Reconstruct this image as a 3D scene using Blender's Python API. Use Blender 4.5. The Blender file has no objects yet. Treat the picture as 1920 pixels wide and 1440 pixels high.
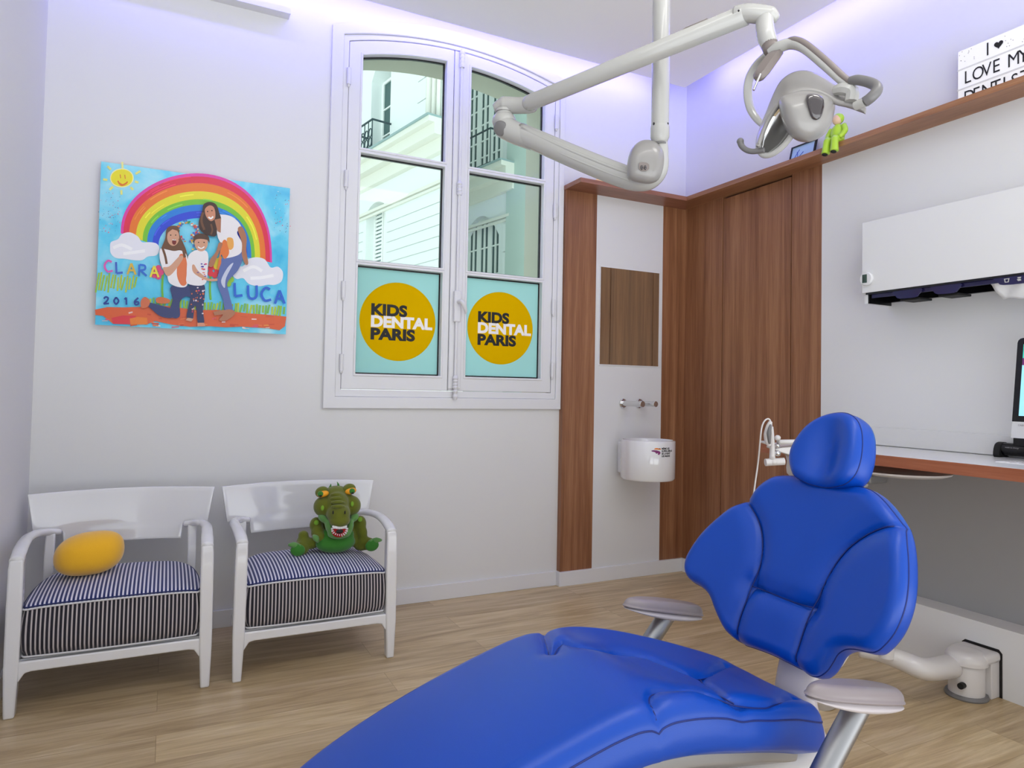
import bpy, bmesh, math, random
import numpy as np
from mathutils import Vector, Matrix
random.seed(7)
sc = bpy.context.scene
C = sc.collection
PI = math.pi

# ------------------------------------------------------------------ camera
YAW, PITCH, ROLL, FPX, CY = math.radians(26.56287), math.radians(1.728645), math.radians(1.084439), 1288.358, 692.264
CAM = Vector((0, 0, 1.2))
fw = Vector((math.sin(YAW)*math.cos(PITCH), math.cos(YAW)*math.cos(PITCH), math.sin(PITCH)))
r0 = Vector((math.cos(YAW), -math.sin(YAW), 0)); u0 = r0.cross(fw)
rt = math.cos(ROLL)*r0 + math.sin(ROLL)*u0
up = -math.sin(ROLL)*r0 + math.cos(ROLL)*u0
cam = bpy.data.objects.new('camera', bpy.data.cameras.new('camera')); C.objects.link(cam)
m = Matrix.Identity(4)
for i, v in enumerate((rt, up, -fw)):
    for k in range(3): m[k][i] = v[k]
m.translation = CAM
cam.matrix_world = m
cam.data.sensor_width = 36; cam.data.lens = FPX/1920*36; cam.data.shift_y = -(720-CY)/1920
cam.data.clip_start = .05; cam.data.clip_end = 200
sc.camera = cam
def ray(x, y): return (x-960)/FPX*rt - (y-CY)/FPX*up + fw
def at(x, y, ax, v):
    d = ray(x, y); i = 'xyz'.index(ax); return CAM + d*((v-CAM[i])/d[i])
def dp(x, y, depth): return CAM + ray(x, y)*depth

# ------------------------------------------------------------------ view, world, lights
vs = sc.view_settings
vs.view_transform = 'Standard'; vs.look = 'None'; vs.exposure = 0.0; vs.gamma = 1; vs.use_curve_mapping = False
w = bpy.data.worlds.new('world'); sc.world = w; w.use_nodes = True
bg = w.node_tree.nodes['Background']; bg.inputs[0].default_value = (.93, .97, 1, 1); bg.inputs[1].default_value = 1.0
_n, _l = w.node_tree.nodes, w.node_tree.links      # pale sky above, stronger glow added below the horizon to brighten the ceiling
_tc = _n.new('ShaderNodeTexCoord'); _sp = _n.new('ShaderNodeSeparateXYZ'); _mr = _n.new('ShaderNodeMapRange')
_mr.inputs['From Min'].default_value = -.06; _mr.inputs['From Max'].default_value = .06; _mr.inputs['To Min'].default_value = 3.3; _mr.inputs['To Max'].default_value = 1.15
_l.new(_tc.outputs['Generated'], _sp.inputs[0]); _l.new(_sp.outputs['Z'], _mr.inputs['Value']); _l.new(_mr.outputs[0], bg.inputs[1])
def area(name, loc, rot, sx, sy, power, col, spread=PI):
    l = bpy.data.lights.new(name, 'AREA'); l.shape = 'RECTANGLE'; l.size = sx; l.size_y = sy; l.energy = power; l.color = col; l.spread = spread
    o = bpy.data.objects.new(name, l); C.objects.link(o); o.location = loc; o.rotation_euler = rot; return o
# daylight standing in the courtyard, long ceiling lamp and an added fill panel, LED tape in the cove
area('unseen_ceiling_light', (.5, .2, 3.19), (0, 0, 0), 2.0, .1, 9, (1, .985, .96))
area('unseen_ceiling_light', (1.9, .5, 3.19), (0, 0, 0), .5, .5, 6, (1, .985, .96))
CB = (.20, .18, 1.0)
area('cove_light', (1.2, 3.54, 3.30), (math.radians(-70), 0, PI), 3.3, .03, 14, CB)
area('cove_light', (3.02, 1.4, 3.30), (math.radians(70), 0, PI/2+PI), 4.0, .03, 16, CB)

# ------------------------------------------------------------------ materials
def lin(c): return tuple(((v/255+.055)/1.055)**2.4 if v/255 > .04045 else v/255/12.92 for v in c)
M = {}
def mat(name, col, rough=.5, metal=0, srgb=True, coat=0, spec=None, emit=0, trans=0, alpha=1, bump=None, sheen=0):
    m = bpy.data.materials.new(name); m.use_nodes = True
    b = m.node_tree.nodes['Principled BSDF']
    c = lin(col) if srgb else col
    b.inputs['Base Color'].default_value = (*c, 1); b.inputs['Roughness'].default_value = rough; b.inputs['Metallic'].default_value = metal
    if coat: b.inputs['Coat Weight'].default_value = coat; b.inputs['Coat Roughness'].default_value = .06
    if spec is not None: b.inputs['Specular IOR Level'].default_value = spec
    if emit: b.inputs['Emission Color'].default_value = (*c, 1); b.inputs['Emission Strength'].default_value = emit
    if trans: b.inputs['Transmission Weight'].default_value = trans
    if sheen: b.inputs['Sheen Weight'].default_value = sheen; b.inputs['Sheen Roughness'].default_value = .5
    if bump:
        N = m.node_tree.nodes; L = m.node_tree.links
        tc = N.new('ShaderNodeTexCoord'); n = N.new('ShaderNodeTexNoise'); bp = N.new('ShaderNodeBump')
        n.inputs['Scale'].default_value = bump[0]; n.inputs['Detail'].default_value = 4; bp.inputs['Strength'].default_value = bump[1]; bp.inputs['Distance'].default_value = .002
        L.new(tc.outputs['Object'], n.inputs['Vector']); L.new(n.outputs['Fac'], bp.inputs['Height']); L.new(bp.outputs[0], b.inputs['Normal'])
    M[name] = m; return m
def ramp(N, stops):
    r = N.new('ShaderNodeValToRGB'); e = r.color_ramp.elements
    e[0].position, e[0].color = stops[0][0], (*stops[0][1], 1); e[1].position, e[1].color = stops[-1][0], (*stops[-1][1], 1)
    for p, c in stops[1:-1]:
        k = e.new(p); k.color = (*c, 1)
    return r
def wood(name, cols, scl=(14, 14, .7), rough=.42, strip=None):
    m = mat(name, (128, 80, 50), rough); N = m.node_tree.nodes; L = m.node_tree.links; b = N['Principled BSDF']
    tc = N.new('ShaderNodeTexCoord'); mp = N.new('ShaderNodeMapping'); mp.inputs['Scale'].default_value = scl
    L.new(tc.outputs['Object'], mp.inputs[0])
    n1 = N.new('ShaderNodeTexNoise'); n1.inputs['Scale'].default_value = 1; n1.inputs['Detail'].default_value = 4; n1.inputs['Distortion'].default_value = .5
    n2 = N.new('ShaderNodeTexNoise'); n2.inputs['Scale'].default_value = 9; n2.inputs['Detail'].default_value = 6
    L.new(mp.outputs[0], n1.inputs['Vector']); L.new(mp.outputs[0], n2.inputs['Vector'])
    mx = N.new('ShaderNodeMath'); mx.operation = 'MULTIPLY_ADD'; mx.inputs[1].default_value = .38
    L.new(n2.outputs['Fac'], mx.inputs[0]); m2 = N.new('ShaderNodeMath'); m2.operation = 'MULTIPLY'; m2.inputs[1].default_value = .62
    L.new(n1.outputs['Fac'], m2.inputs[0]); L.new(m2.outputs[0], mx.inputs[2])
    r = ramp(N, [(.3, lin(cols[0])), (.5, lin(cols[1])), (.72, lin(cols[2]))]); L.new(mx.outputs[0], r.inputs[0]); L.new(r.outputs[0], b.inputs['Base Color'])
    bp = N.new('ShaderNodeBump'); bp.inputs['Strength'].default_value = .08; bp.inputs['Distance'].default_value = .001
    L.new(n2.outputs['Fac'], bp.inputs['Height']); L.new(bp.outputs[0], b.inputs['Normal'])
    return m
mat('wall_white', (226, 226, 226), .55, bump=(60, .05))
mat('paint_white', (228, 228, 230), .3)
mat('ceiling_white', (250, 248, 245), .7)
mat('panel_white', (226, 226, 226), .25)
wood('walnut', [(112, 70, 45), (145, 97, 66), (176, 128, 92)], (22, 22, .6))
wood('walnut_x', [(122, 78, 58), (152, 102, 80), (176, 124, 100)], (.9, 10, 26), .4)
wood('walnut_y', [(122, 78, 52), (154, 106, 74), (180, 134, 98)], (10, .9, 26), .4)
wood('desk_edge', [(126, 70, 45), (152, 88, 60), (172, 106, 76)], (10, .9, 30), .35)
# floor: oak planks along x, 0.19 m wide
def floor_mat():
    m = mat('oak_floor', (206, 180, 138), .36); N = m.node_tree.nodes; L = m.node_tree.links; b = N['Principled BSDF']
    tc = N.new('ShaderNodeTexCoord')
    br = N.new('ShaderNodeTexBrick'); br.offset = .37; br.offset_frequency = 2
    br.inputs['Scale'].default_value = 1; br.inputs['Brick Width'].default_value = 1.35; br.inputs['Row Height'].default_value = .19
    br.inputs['Mortar Size'].default_value = .0012; br.inputs['Mortar Smooth'].default_value = .4
    br.inputs['Color1'].default_value = (0, 0, 0, 1); br.inputs['Color2'].default_value = (1, 1, 1, 1); br.inputs['Mortar'].default_value = (.5, .5, .5, 1); br.inputs['Bias'].default_value = 0
    L.new(tc.outputs['Object'], br.inputs['Vector'])
    # per plank offset of the grain
    mp = N.new('ShaderNodeMapping'); mp.inputs['Scale'].default_value = (.9, 9, 1)
    vm = N.new('ShaderNodeVectorMath'); vm.operation = 'MULTIPLY_ADD'; vm.inputs[1].default_value = (7, 13, 5)
    L.new(br.outputs['Color'], vm.inputs[0]); L.new(tc.outputs['Object'], mp.inputs[0]); L.new(mp.outputs[0], vm.inputs[2])
    n1 = N.new('ShaderNodeTexNoise'); n1.inputs['Scale'].default_value = 1.3; n1.inputs['Detail'].default_value = 8; n1.inputs['Roughness'].default_value = .62; n1.inputs['Distortion'].default_value = 1.6
    L.new(vm.outputs[0], n1.inputs['Vector'])
    mp2 = N.new('ShaderNodeMapping'); mp2.inputs['Scale'].default_value = (5, 90, 1); L.new(tc.outputs['Object'], mp2.inputs[0])
    n2 = N.new('ShaderNodeTexNoise'); n2.inputs['Scale'].default_value = 1; n2.inputs['Detail'].default_value = 3; L.new(mp2.outputs[0], n2.inputs['Vector'])
    r = ramp(N, [(.26, lin((166, 140, 104))), (.48, lin((200, 176, 136))), (.72, lin((222, 202, 166)))]); L.new(n1.outputs['Fac'], r.inputs[0])
    mx = N.new('ShaderNodeMix'); mx.data_type = 'RGBA'; mx.blend_type = 'MULTIPLY'; mx.inputs['Factor'].default_value = 1
    r2 = ramp(N, [(.3, (.84, .82, .79)), (.6, (1, 1, 1))]); L.new(n2.outputs['Fac'], r2.inputs[0])
    L.new(r.outputs[0], mx.inputs['A']); L.new(r2.outputs[0], mx.inputs['B'])
    # plank tone
    r3 = ramp(N, [(0, (.90, .89, .88)), (1, (1.05, 1.05, 1.02))]); L.new(br.outputs['Color'], r3.inputs[0])
    mx2 = N.new('ShaderNodeMix'); mx2.data_type = 'RGBA'; mx2.blend_type = 'MULTIPLY'; mx2.inputs['Factor'].default_value = 1
    L.new(mx.outputs['Result'], mx2.inputs['A']); L.new(r3.outputs[0], mx2.inputs['B'])
    mx3 = N.new('ShaderNodeMix'); mx3.data_type = 'RGBA'; mx3.blend_type = 'MULTIPLY'; mx3.inputs['B'].default_value = (.62, .58, .52, 1)
    L.new(br.outputs['Fac'], mx3.inputs['Factor']); L.new(mx2.outputs['Result'], mx3.inputs['A'])
    L.new(mx3.outputs['Result'], b.inputs['Base Color'])
    bp = N.new('ShaderNodeBump'); bp.inputs['Strength'].default_value = .12; bp.inputs['Distance'].default_value = .001
    L.new(n2.outputs['Fac'], bp.inputs['Height']); L.new(bp.outputs[0], b.inputs['Normal'])
floor_mat()
mat('monitor_white', (205, 205, 207), .35)
mat('chair_plastic', (232, 232, 234), .16, coat=.6)
mat('chair_back_plastic', (228, 228, 230), .05, coat=1)
mat('lamp_plastic', (180, 179, 175), .24, coat=.3)
mat('lamp_taupe', (128, 118, 114), .35)
mat('lamp_grey', (112, 110, 110), .35)
mat('lamp_shell', (146, 143, 140), .3, coat=.3)
mat('dark_glass', (52, 44, 46), .08, coat=1)
mat('black_plastic', (8, 8, 11), .25)
mat('rubber_black', (18, 18, 18), .7)
mat('chrome', (215, 215, 215), .08, 1)
mat('aluminium', (158, 158, 160), .42, 1)
mat('mirror', (206, 196, 172), .015, 1)
mat('reflector', (220, 220, 220), .03, 1)
mat('unit_plastic', (214, 210, 208), .28, coat=.2)
mat('ceramic', (238, 238, 238), .08, coat=1)
mat('blue_leather', (2, 68, 172), .32, spec=.4, bump=(900, .12))
mat('blue_seam', (10, 34, 110), .5)
mat('arm_pad', (144, 134, 136), .33)
mat('arm_base', (196, 188, 190), .3)
mat('navy_translucent', (42, 38, 88), .15, trans=.3)
mat('tissue', (240, 240, 240), .8)
mat('lcd', (54, 78, 66), .3)
mat('plush_yellow', (250, 188, 28), .9, sheen=.5, bump=(400, .5))
mat('plush_olive', (100, 108, 14), .9, sheen=.3, bump=(300, .6))
mat('plush_green', (52, 124, 34), .9, sheen=.3, bump=(300, .6))
mat('plush_lime', (122, 170, 40), .9, sheen=.3)
mat('plush_jaw', (96, 148, 76), .9, sheen=.3)
mat('orange', (250, 170, 30), .6); mat('white_flat', (240, 240, 240), .6); mat('red_felt', (180, 20, 20), .8); mat('black_flat', (12, 10, 12), .5)
def tint_glass():
    m = bpy.data.materials.new('tinted_glass'); m.use_nodes = True; N = m.node_tree.nodes; L = m.node_tree.links
    N.remove(N['Principled BSDF']); o = N['Material Output']
    t = N.new('ShaderNodeBsdfTransparent'); t.inputs[0].default_value = (.89, .975, .96, 1)
    g = N.new('ShaderNodeBsdfGlossy'); g.inputs['Roughness'].default_value = .01
    f = N.new('ShaderNodeFresnel'); f.inputs[0].default_value = 1.2; x = N.new('ShaderNodeMixShader')
    L.new(f.outputs[0], x.inputs[0]); L.new(t.outputs[0], x.inputs[1]); L.new(g.outputs[0], x.inputs[2]); L.new(x.outputs[0], o.inputs[0]); M['tinted_glass'] = m
tint_glass()
def film(name, col, tr):
    m = bpy.data.materials.new(name); m.use_nodes = True; N = m.node_tree.nodes; L = m.node_tree.links
    N.remove(N['Principled BSDF']); o = N['Material Output']
    t = N.new('ShaderNodeBsdfTranslucent'); t.inputs[0].default_value = (*lin(col), 1)
    g = N.new('ShaderNodeBsdfDiffuse'); g.inputs[0].default_value = (*lin(col), 1); x = N.new('ShaderNodeMixShader'); x.inputs[0].default_value = tr
    L.new(g.outputs[0], x.inputs[1]); L.new(t.outputs[0], x.inputs[2]); L.new(x.outputs[0], o.inputs[0]); M[name] = m
film('frost_film', (206, 240, 240), .75); film('film_yellow', (240, 208, 8), .6); film('film_white', (255, 255, 255), .1)
mat('film_black', (8, 8, 10), .6)
# facade
mat('stone', (236, 240, 238), .85, bump=(8, .2)); mat('stone_trim', (232, 230, 220), .85); mat('zinc', (150, 172, 172), .6)
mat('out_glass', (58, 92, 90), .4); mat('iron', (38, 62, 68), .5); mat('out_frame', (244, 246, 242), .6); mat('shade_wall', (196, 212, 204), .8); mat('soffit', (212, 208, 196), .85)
def stripes(name, dark, light, duty):
    m = mat(name, dark, .85, sheen=.15); N = m.node_tree.nodes; L = m.node_tree.links; b = N['Principled BSDF']
    uv = N.new('ShaderNodeUVMap'); sp = N.new('ShaderNodeSeparateXYZ'); L.new(uv.outputs[0], sp.inputs[0])
    mu = N.new('ShaderNodeMath'); mu.operation = 'MULTIPLY'; mu.inputs[1].default_value = 1/.0138; L.new(sp.outputs['X'], mu.inputs[0])
    fr = N.new('ShaderNodeMath'); fr.operation = 'FRACT'; L.new(mu.outputs[0], fr.inputs[0])
    r = N.new('ShaderNodeValToRGB'); r.color_ramp.interpolation = 'LINEAR'; e = r.color_ramp.elements
    e[0].position = 0; e[0].color = (*lin(dark), 1); e[1].position = duty; e[1].color = (*lin(dark), 1)
    k = e.new(min(duty+.06, .9)); k.color = (*lin(light), 1); k = e.new(.94); k.color = (*lin(light), 1); k = e.new(1.0); k.color = (*lin(dark), 1)
    L.new(fr.outputs[0], r.inputs[0]); L.new(r.outputs[0], b.inputs['Base Color'])
stripes('stripe_top', (28, 40, 98), (222, 220, 232), .5); stripes('stripe_side', (26, 22, 36), (196, 188, 190), .56)
mat('piping_white', (220, 220, 224), .6); mat('piping_navy', (28, 38, 92), .7)

# ------------------------------------------------------------------ mesh helpers
def finish(name, bm, mats, parent=None, smooth=None, bevel=0, sub=0, bang=None):
    me = bpy.data.meshes.new(name); bmesh.ops.recalc_face_normals(bm, faces=bm.faces) if smooth != 'keep' else None
    bm.to_mesh(me); bm.free()
    if not isinstance(mats, (list, tuple)): mats = [mats]
    for k in mats: me.materials.append(M[k])
    o = bpy.data.objects.new(name, me); C.objects.link(o)
    if smooth:
        for p in me.polygons: p.use_smooth = True
        if smooth != 'all':
            me.set_sharp_from_angle(angle=math.radians(38))
    if bevel:
        b = o.modifiers.new('bevel', 'BEVEL'); b.width = bevel; b.segments = 3; b.limit_method = 'ANGLE'; b.angle_limit = math.radians(40 if bang is None else bang)
        for p in me.polygons: p.use_smooth = True
        me.set_sharp_from_angle(angle=math.radians(50))
    if sub:
        s = o.modifiers.new('sub', 'SUBSURF'); s.levels = sub; s.render_levels = sub
    if parent is not None:
        o.parent = parent; o.matrix_parent_inverse = Matrix.Identity(4)
        bpy_parent_fix(o, parent)
    return o
def world_of(o):
    mw = o.matrix_basis.copy()
    p = o.parent
    while p: mw = p.matrix_basis @ mw; p = p.parent
    return mw
def bpy_parent_fix(o, parent):
    # meshes are authored in world space: bring them into the parent's space
    inv = world_of(parent).inverted()
    o.data.transform(inv)
def tag(o, label=None, cat=None, group=None, kind=None):
    if label: o['label'] = label
    if cat: o['category'] = cat
    if group: o['group'] = group
    if kind: o['kind'] = kind
    return o
def thing(name, label, cat, loc=(0, 0, 0), rotz=0, group=None, kind=None):
    o = bpy.data.objects.new(name, None); C.objects.link(o); o.location = loc; o.rotation_euler = (0, 0, rotz); o.empty_display_size = .1
    bpy.context.view_layer.update()
    return tag(o, label, cat, group, kind)
def B(bm, lo, hi, mi=0):
    x0, y0, z0 = lo; x1, y1, z1 = hi
    v = [bm.verts.new(p) for p in ((x0, y0, z0), (x1, y0, z0), (x1, y1, z0), (x0, y1, z0), (x0, y0, z1), (x1, y0, z1), (x1, y1, z1), (x0, y1, z1))]
    for f in ((0, 3, 2, 1), (4, 5, 6, 7), (0, 1, 5, 4), (1, 2, 6, 5), (2, 3, 7, 6), (3, 0, 4, 7)):
        bm.faces.new([v[i] for i in f]).material_index = mi
    return bm
def box(name, lo, hi, m, parent=None, bevel=0):
    return finish(name, B(bmesh.new(), lo, hi), m, parent, bevel=bevel)
def struct(name, bm, m, parent=None, **k):
    o = finish(name, bm, m, parent, **k)
    if parent is None: o['kind'] = 'structure'
    return o
def plate(bm, outer, holes, fn, d0, d1, mi=0):
    """polygon with holes in 2d, extruded between d0 and d1; fn(a,b,d) -> 3d point"""
    for d in (d0, d1):
        edges = []
        for loop in [outer]+list(holes):
            vs_ = [bm.verts.new(fn(a, b, d)) for a, b in loop]
            edges += [bm.edges.new((vs_[i], vs_[(i+1) % len(vs_)])) for i in range(len(vs_))]
            if d == d0: plate.tmp.append(vs_)
            else:
                o = plate.tmp.pop(0)
                for i in range(len(vs_)):
                    j = (i+1) % len(vs_)
                    bm.faces.new((o[i], o[j], vs_[j], vs_[i])).material_index = mi
        r = bmesh.ops.triangle_fill(bm, edges=edges, use_beauty=True, use_dissolve=False)
        for g in r['geom']:
            if isinstance(g, bmesh.types.BMFace): g.material_index = mi
    return bm
plate.tmp = []
XZ = lambda a, b, d: (a, d, b)
YZ = lambda a, b, d: (d, a, b)
XY = lambda a, b, d: (a, b, d)
def arc_top(x0, x1, zb, cx, peak, k, n=20):
    pts = [(x0, zb), (x1, zb)]
    for i in range(n+1):
        x = x1+(x0-x1)*i/n; pts.append((x, peak-k*(x-cx)**2))
    return pts
def ell(cx, cy, rx, ry, n=32, a0=0, a1=2*PI, rot=0):
    out = []
    full = abs(a1-a0-2*PI) < 1e-6
    for i in range(n if full else n+1):
        a = a0+(a1-a0)*i/n; x, y = rx*math.cos(a), ry*math.sin(a)
        out.append((cx+x*math.cos(rot)-y*math.sin(rot), cy+x*math.sin(rot)+y*math.cos(rot)))
    return out
def catmull(pts, n=8):
    P = [Vector(p) for p in pts]; out = []
    for i in range(len(P)-1):
        a = P[max(i-1, 0)]; b = P[i]; c = P[i+1]; d = P[min(i+2, len(P)-1)]
        for k in range(n):
            t = k/n; out.append(.5*((2*b)+(c-a)*t+(2*a-5*b+4*c-d)*t*t+(3*b-a-3*c+d)*t**3))
    out.append(P[-1]); return out
def tube(bm, pts, rad, seg=16, smooth=0, flat=1, upv=None, closed=False, mi=0, cap=True):
    """sweep; rad: number or list; flat: squash of second axis"""
    n0 = len(pts)
    if smooth:
        rs = rad if isinstance(rad, (list, tuple)) else [rad]*n0
        q = catmull([(*p, ) for p in pts], smooth)
        rr = []
        for i in range(n0-1):
            for k in range(smooth): rr.append(rs[i]+(rs[i+1]-rs[i])*k/smooth)
        rr.append(rs[-1]); pts, rad = q, rr
    P = [Vector(p) for p in pts]; n = len(P)
    R_ = rad if isinstance(rad, (list, tuple)) else [rad]*n
    T = []
    for i in range(n):
        a = P[(i-1) % n if closed else max(i-1, 0)]; b = P[(i+1) % n if closed else min(i+1, n-1)]; T.append((b-a).normalized())
    ref = Vector(upv) if upv else (Vector((0, 0, 1)) if abs(T[0].z) < .9 else Vector((1, 0, 0)))
    N_ = (ref-T[0]*ref.dot(T[0])).normalized(); rings = []
    for i in range(n):
        if upv: N_ = (Vector(upv)-T[i]*Vector(upv).dot(T[i])).normalized()
        else: N_ = (N_-T[i]*N_.dot(T[i])).normalized()
        b = T[i].cross(N_)
        rings.append([bm.verts.new(P[i]+R_[i]*(math.cos(2*PI*k/seg)*N_*flat+math.sin(2*PI*k/seg)*b)) for k in range(seg)])
    for i in range(n if closed else n-1):
        A = rings[i]; D = rings[(i+1) % n]
        for k in range(seg): bm.faces.new((A[k], A[(k+1) % seg], D[(k+1) % seg], D[k])).material_index = mi
    if cap and not closed:
        bm.faces.new(rings[0][::-1]).material_index = mi; bm.faces.new(rings[-1]).material_index = mi
    return bm
def cyl(bm, a, b, r, r2=None, seg=24, mi=0): return tube(bm, [a, b], [r, r if r2 is None else r2], seg, mi=mi)
def lathe(bm, prof, c, seg=48, mi=0, axis=None):
    """prof list of (r,z); axis 3x3 columns optional"""
    rings = []
    for r, z in prof:
        ring = []
        for k in range(seg):
            a = 2*PI*k/seg; v = Vector((r*math.cos(a), r*math.sin(a), z))
            if axis is not None: v = axis @ v
            ring.append(bm.verts.new(Vector(c)+v))
        rings.append(ring)
    for i in range(len(rings)-1):
        for k in range(seg): bm.faces.new((rings[i][k], rings[i][(k+1) % seg], rings[i+1][(k+1) % seg], rings[i+1][k])).material_index = mi
    if prof[0][0] > 1e-6: bm.faces.new(rings[0][::-1]).material_index = mi
    if prof[-1][0] > 1e-6: bm.faces.new(rings[-1]).material_index = mi
    bmesh.ops.remove_doubles(bm, verts=bm.verts, dist=1e-6)
    return bm
def ellipsoid(bm, c, r, rot=None, seg=24, rings=16, mi=0):
    before = set(bm.faces)
    ret = bmesh.ops.create_uvsphere(bm, u_segments=seg, v_segments=rings, radius=1)
    Rm = (rot if rot is not None else Matrix.Identity(3))
    for v in ret['verts']: v.co = Vector(c)+Rm @ Vector((v.co.x*r[0], v.co.y*r[1], v.co.z*r[2]))
    for f in bm.faces:
        if f not in before: f.material_index = mi
    return bm
def align(z, x=None):
    z = Vector(z).normalized(); x = Vector(x) if x else (Vector((1, 0, 0)) if abs(z.x) < .9 else Vector((0, 1, 0)))
    x = (x-z*x.dot(z)).normalized(); y = z.cross(x)
    return Matrix((x, y, z)).transposed()
def text_mesh(bm, s, place, size, depth=.0004, bold=0, mi=0, align_='LEFT', spacing=1):
    """place(x,y)->3d point and normal offset: place(x,y,d)"""
    cu = bpy.data.curves.new('t', 'FONT'); cu.body = s; cu.size = size; cu.align_x = align_; cu.offset = bold; cu.space_character = spacing; cu.resolution_u = 4
    o = bpy.data.objects.new('t', cu); C.objects.link(o); bpy.context.view_layer.update()
    me = o.to_mesh(); vs_ = []
    co = [v.co.copy() for v in me.vertices]
    top = [bm.verts.new(place(c.x, c.y, depth)) for c in co]
    for p in me.polygons:
        try: f = bm.faces.new([top[i] for i in p.vertices]); f.material_index = mi
        except ValueError: pass
    wd = (min(c.x for c in co), max(c.x for c in co))
    o.to_mesh_clear(); bpy.data.objects.remove(o); bpy.data.curves.remove(cu)
    return wd
def poly_dist(P, poly, closed=True):
    """min distance of Nx2 points to polyline"""
    P = np.asarray(P); poly = np.asarray(poly, float); n = len(poly); best = np.full(len(P), 1e9)
    for i in range(n if closed else n-1):
        a = poly[i]; b = poly[(i+1) % n]; ab = b-a; L2 = ab@ab
        t = np.clip(((P-a)@ab)/(L2+1e-12), 0, 1); d = np.hypot(*(P-a-t[:, None]*ab).T); best = np.minimum(best, d)
    return best
def smooth_loop(pts, n=8):
    P = [Vector((*p, 0)) for p in pts]; k = len(P); out = []
    for i in range(k):
        a, b, c, d = P[i-1], P[i], P[(i+1) % k], P[(i+2) % k]
        for j in range(n):
            t = j/n; q = .5*((2*b)+(c-a)*t+(2*a-5*b+4*c-d)*t*t+(3*b-a-3*c+d)*t**3); out.append((q.x, q.y))
    return out
def resample(pts, closed, step):
    P = [np.array(p, float) for p in pts]
    if closed: P.append(P[0])
    L_ = [0]
    for i in range(1, len(P)): L_.append(L_[-1]+np.linalg.norm(P[i]-P[i-1]))
    n = max(4, int(L_[-1]/step)); out = []
    for k in range(n if closed else n+1):
        s = L_[-1]*k/n; i = min(int(np.searchsorted(L_, s, 'right'))-1, len(P)-2)
        t = (s-L_[i])/max(L_[i+1]-L_[i], 1e-9); out.append(tuple(P[i]+(P[i+1]-P[i])*t))
    return out
def cushion(name, outline, centre, top, edge, bottom, to3, mats, parent, step=.006, nr=60, seams=(), groove=.006, gw=.007, puff=.0, pw=.03, side_mi=0, bulge=.004, uvs=False, nb=6):
    """padded form over a star-shaped outline. top(a,b)->height array, edge radius, bottom(a,b)->height; to3(a,b,h)->3d"""
    out = np.array(resample(outline, True, step)); n = len(out); c = np.array(centre, float)
    rs = [1-(1-k/nr)**1.8 for k in range(1, nr+1)]
    pts = [c]
    for r in rs: pts += list(c+(out-c)*r)
    pts = np.array(pts); d = poly_dist(pts, out)
    h = top(pts[:, 0], pts[:, 1])
    dd = np.clip(edge-d, 0, edge); h = h-(edge-np.sqrt(np.maximum(edge**2-dd**2, 0)))
    for s in seams:
        ds = poly_dist(pts, s, False); h = h-groove*np.exp(-(ds/gw)**2)-puff*np.exp(-(ds/pw)**2)
    bm = bmesh.new(); uvl = bm.loops.layers.uv.new('uv') if uvs else None
    V = [bm.verts.new(to3(pts[i, 0], pts[i, 1], h[i])) for i in range(len(pts))]
    A = [(pts[i, 0], pts[i, 1]) for i in range(len(pts))]
    per = [0.0]
    for i in range(n): per.append(per[-1]+float(np.linalg.norm(out[(i+1) % n]-out[i])))
    # centre ring
    def face(vl, uv, mi):
        f = bm.faces.new(vl); f.material_index = mi; f.smooth = True
        if uvl:
            for lp, q in zip(f.loops, uv): lp[uvl].uv = q
    for k in range(n):
        a, b = 1+k, 1+(k+1) % n
        face((V[0], V[a], V[b]), (A[0], A[a], A[b]), 0)
    for j in range(nr-1):
        for k in range(n):
            a = 1+j*n+k; b = 1+j*n+(k+1) % n; e = a+n; g = b+n
            face((V[a], V[e], V[g], V[b]), (A[a], A[e], A[g], A[b]), 0)
    # side band
    last = V[1+(nr-1)*n:]; hl = h[1+(nr-1)*n:]
    nx = np.roll(out, -1, 0)-np.roll(out, 1, 0); nx = np.stack([nx[:, 1], -nx[:, 0]], 1); nx /= np.linalg.norm(nx, axis=1)[:, None]+1e-9
    area_ = np.sum(out[:, 0]*np.roll(out[:, 1], -1)-np.roll(out[:, 0], -1)*out[:, 1])
    if area_ < 0: nx = -nx
    hb = bottom(out[:, 0], out[:, 1]); prev = last
    for q in range(1, nb+1):
        t = q/nb; bl = bulge*math.sin(PI*t)-(.012 if q == nb else 0)
        ring = [bm.verts.new(to3(out[k, 0]+nx[k, 0]*bl, out[k, 1]+nx[k, 1]*bl, hl[k]+(hb[k]-hl[k])*t)) for k in range(n)]
        for k in range(n):
            k2 = (k+1) % n; t0 = (q-1)/nb
            face((prev[k], ring[k], ring[k2], prev[k2]), ((per[k], t0), (per[k], t), (per[k+1], t), (per[k+1], t0)), side_mi)
        prev = ring
    cb = bm.verts.new(to3(c[0], c[1], float(np.mean(hb))))
    for k in range(n): face((prev[k], cb, prev[(k+1) % n]), ((0, 0),)*3, side_mi)
    o = finish(name, bm, mats, parent, smooth='all')
    edge3 = [Vector(to3(out[k, 0], out[k, 1], hl[k])) for k in range(n)]
    low3 = [Vector(to3(out[k, 0], out[k, 1], hb[k])) for k in range(n)]
    return o, edge3, low3
def seam_tubes(name, lines3, r, m, parent):
    bm = bmesh.new()
    for l, closed in lines3:
        if len(l) > 2: tube(bm, l, r, 6, closed=closed)
    return finish(name, bm, m, parent, smooth='all')

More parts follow.
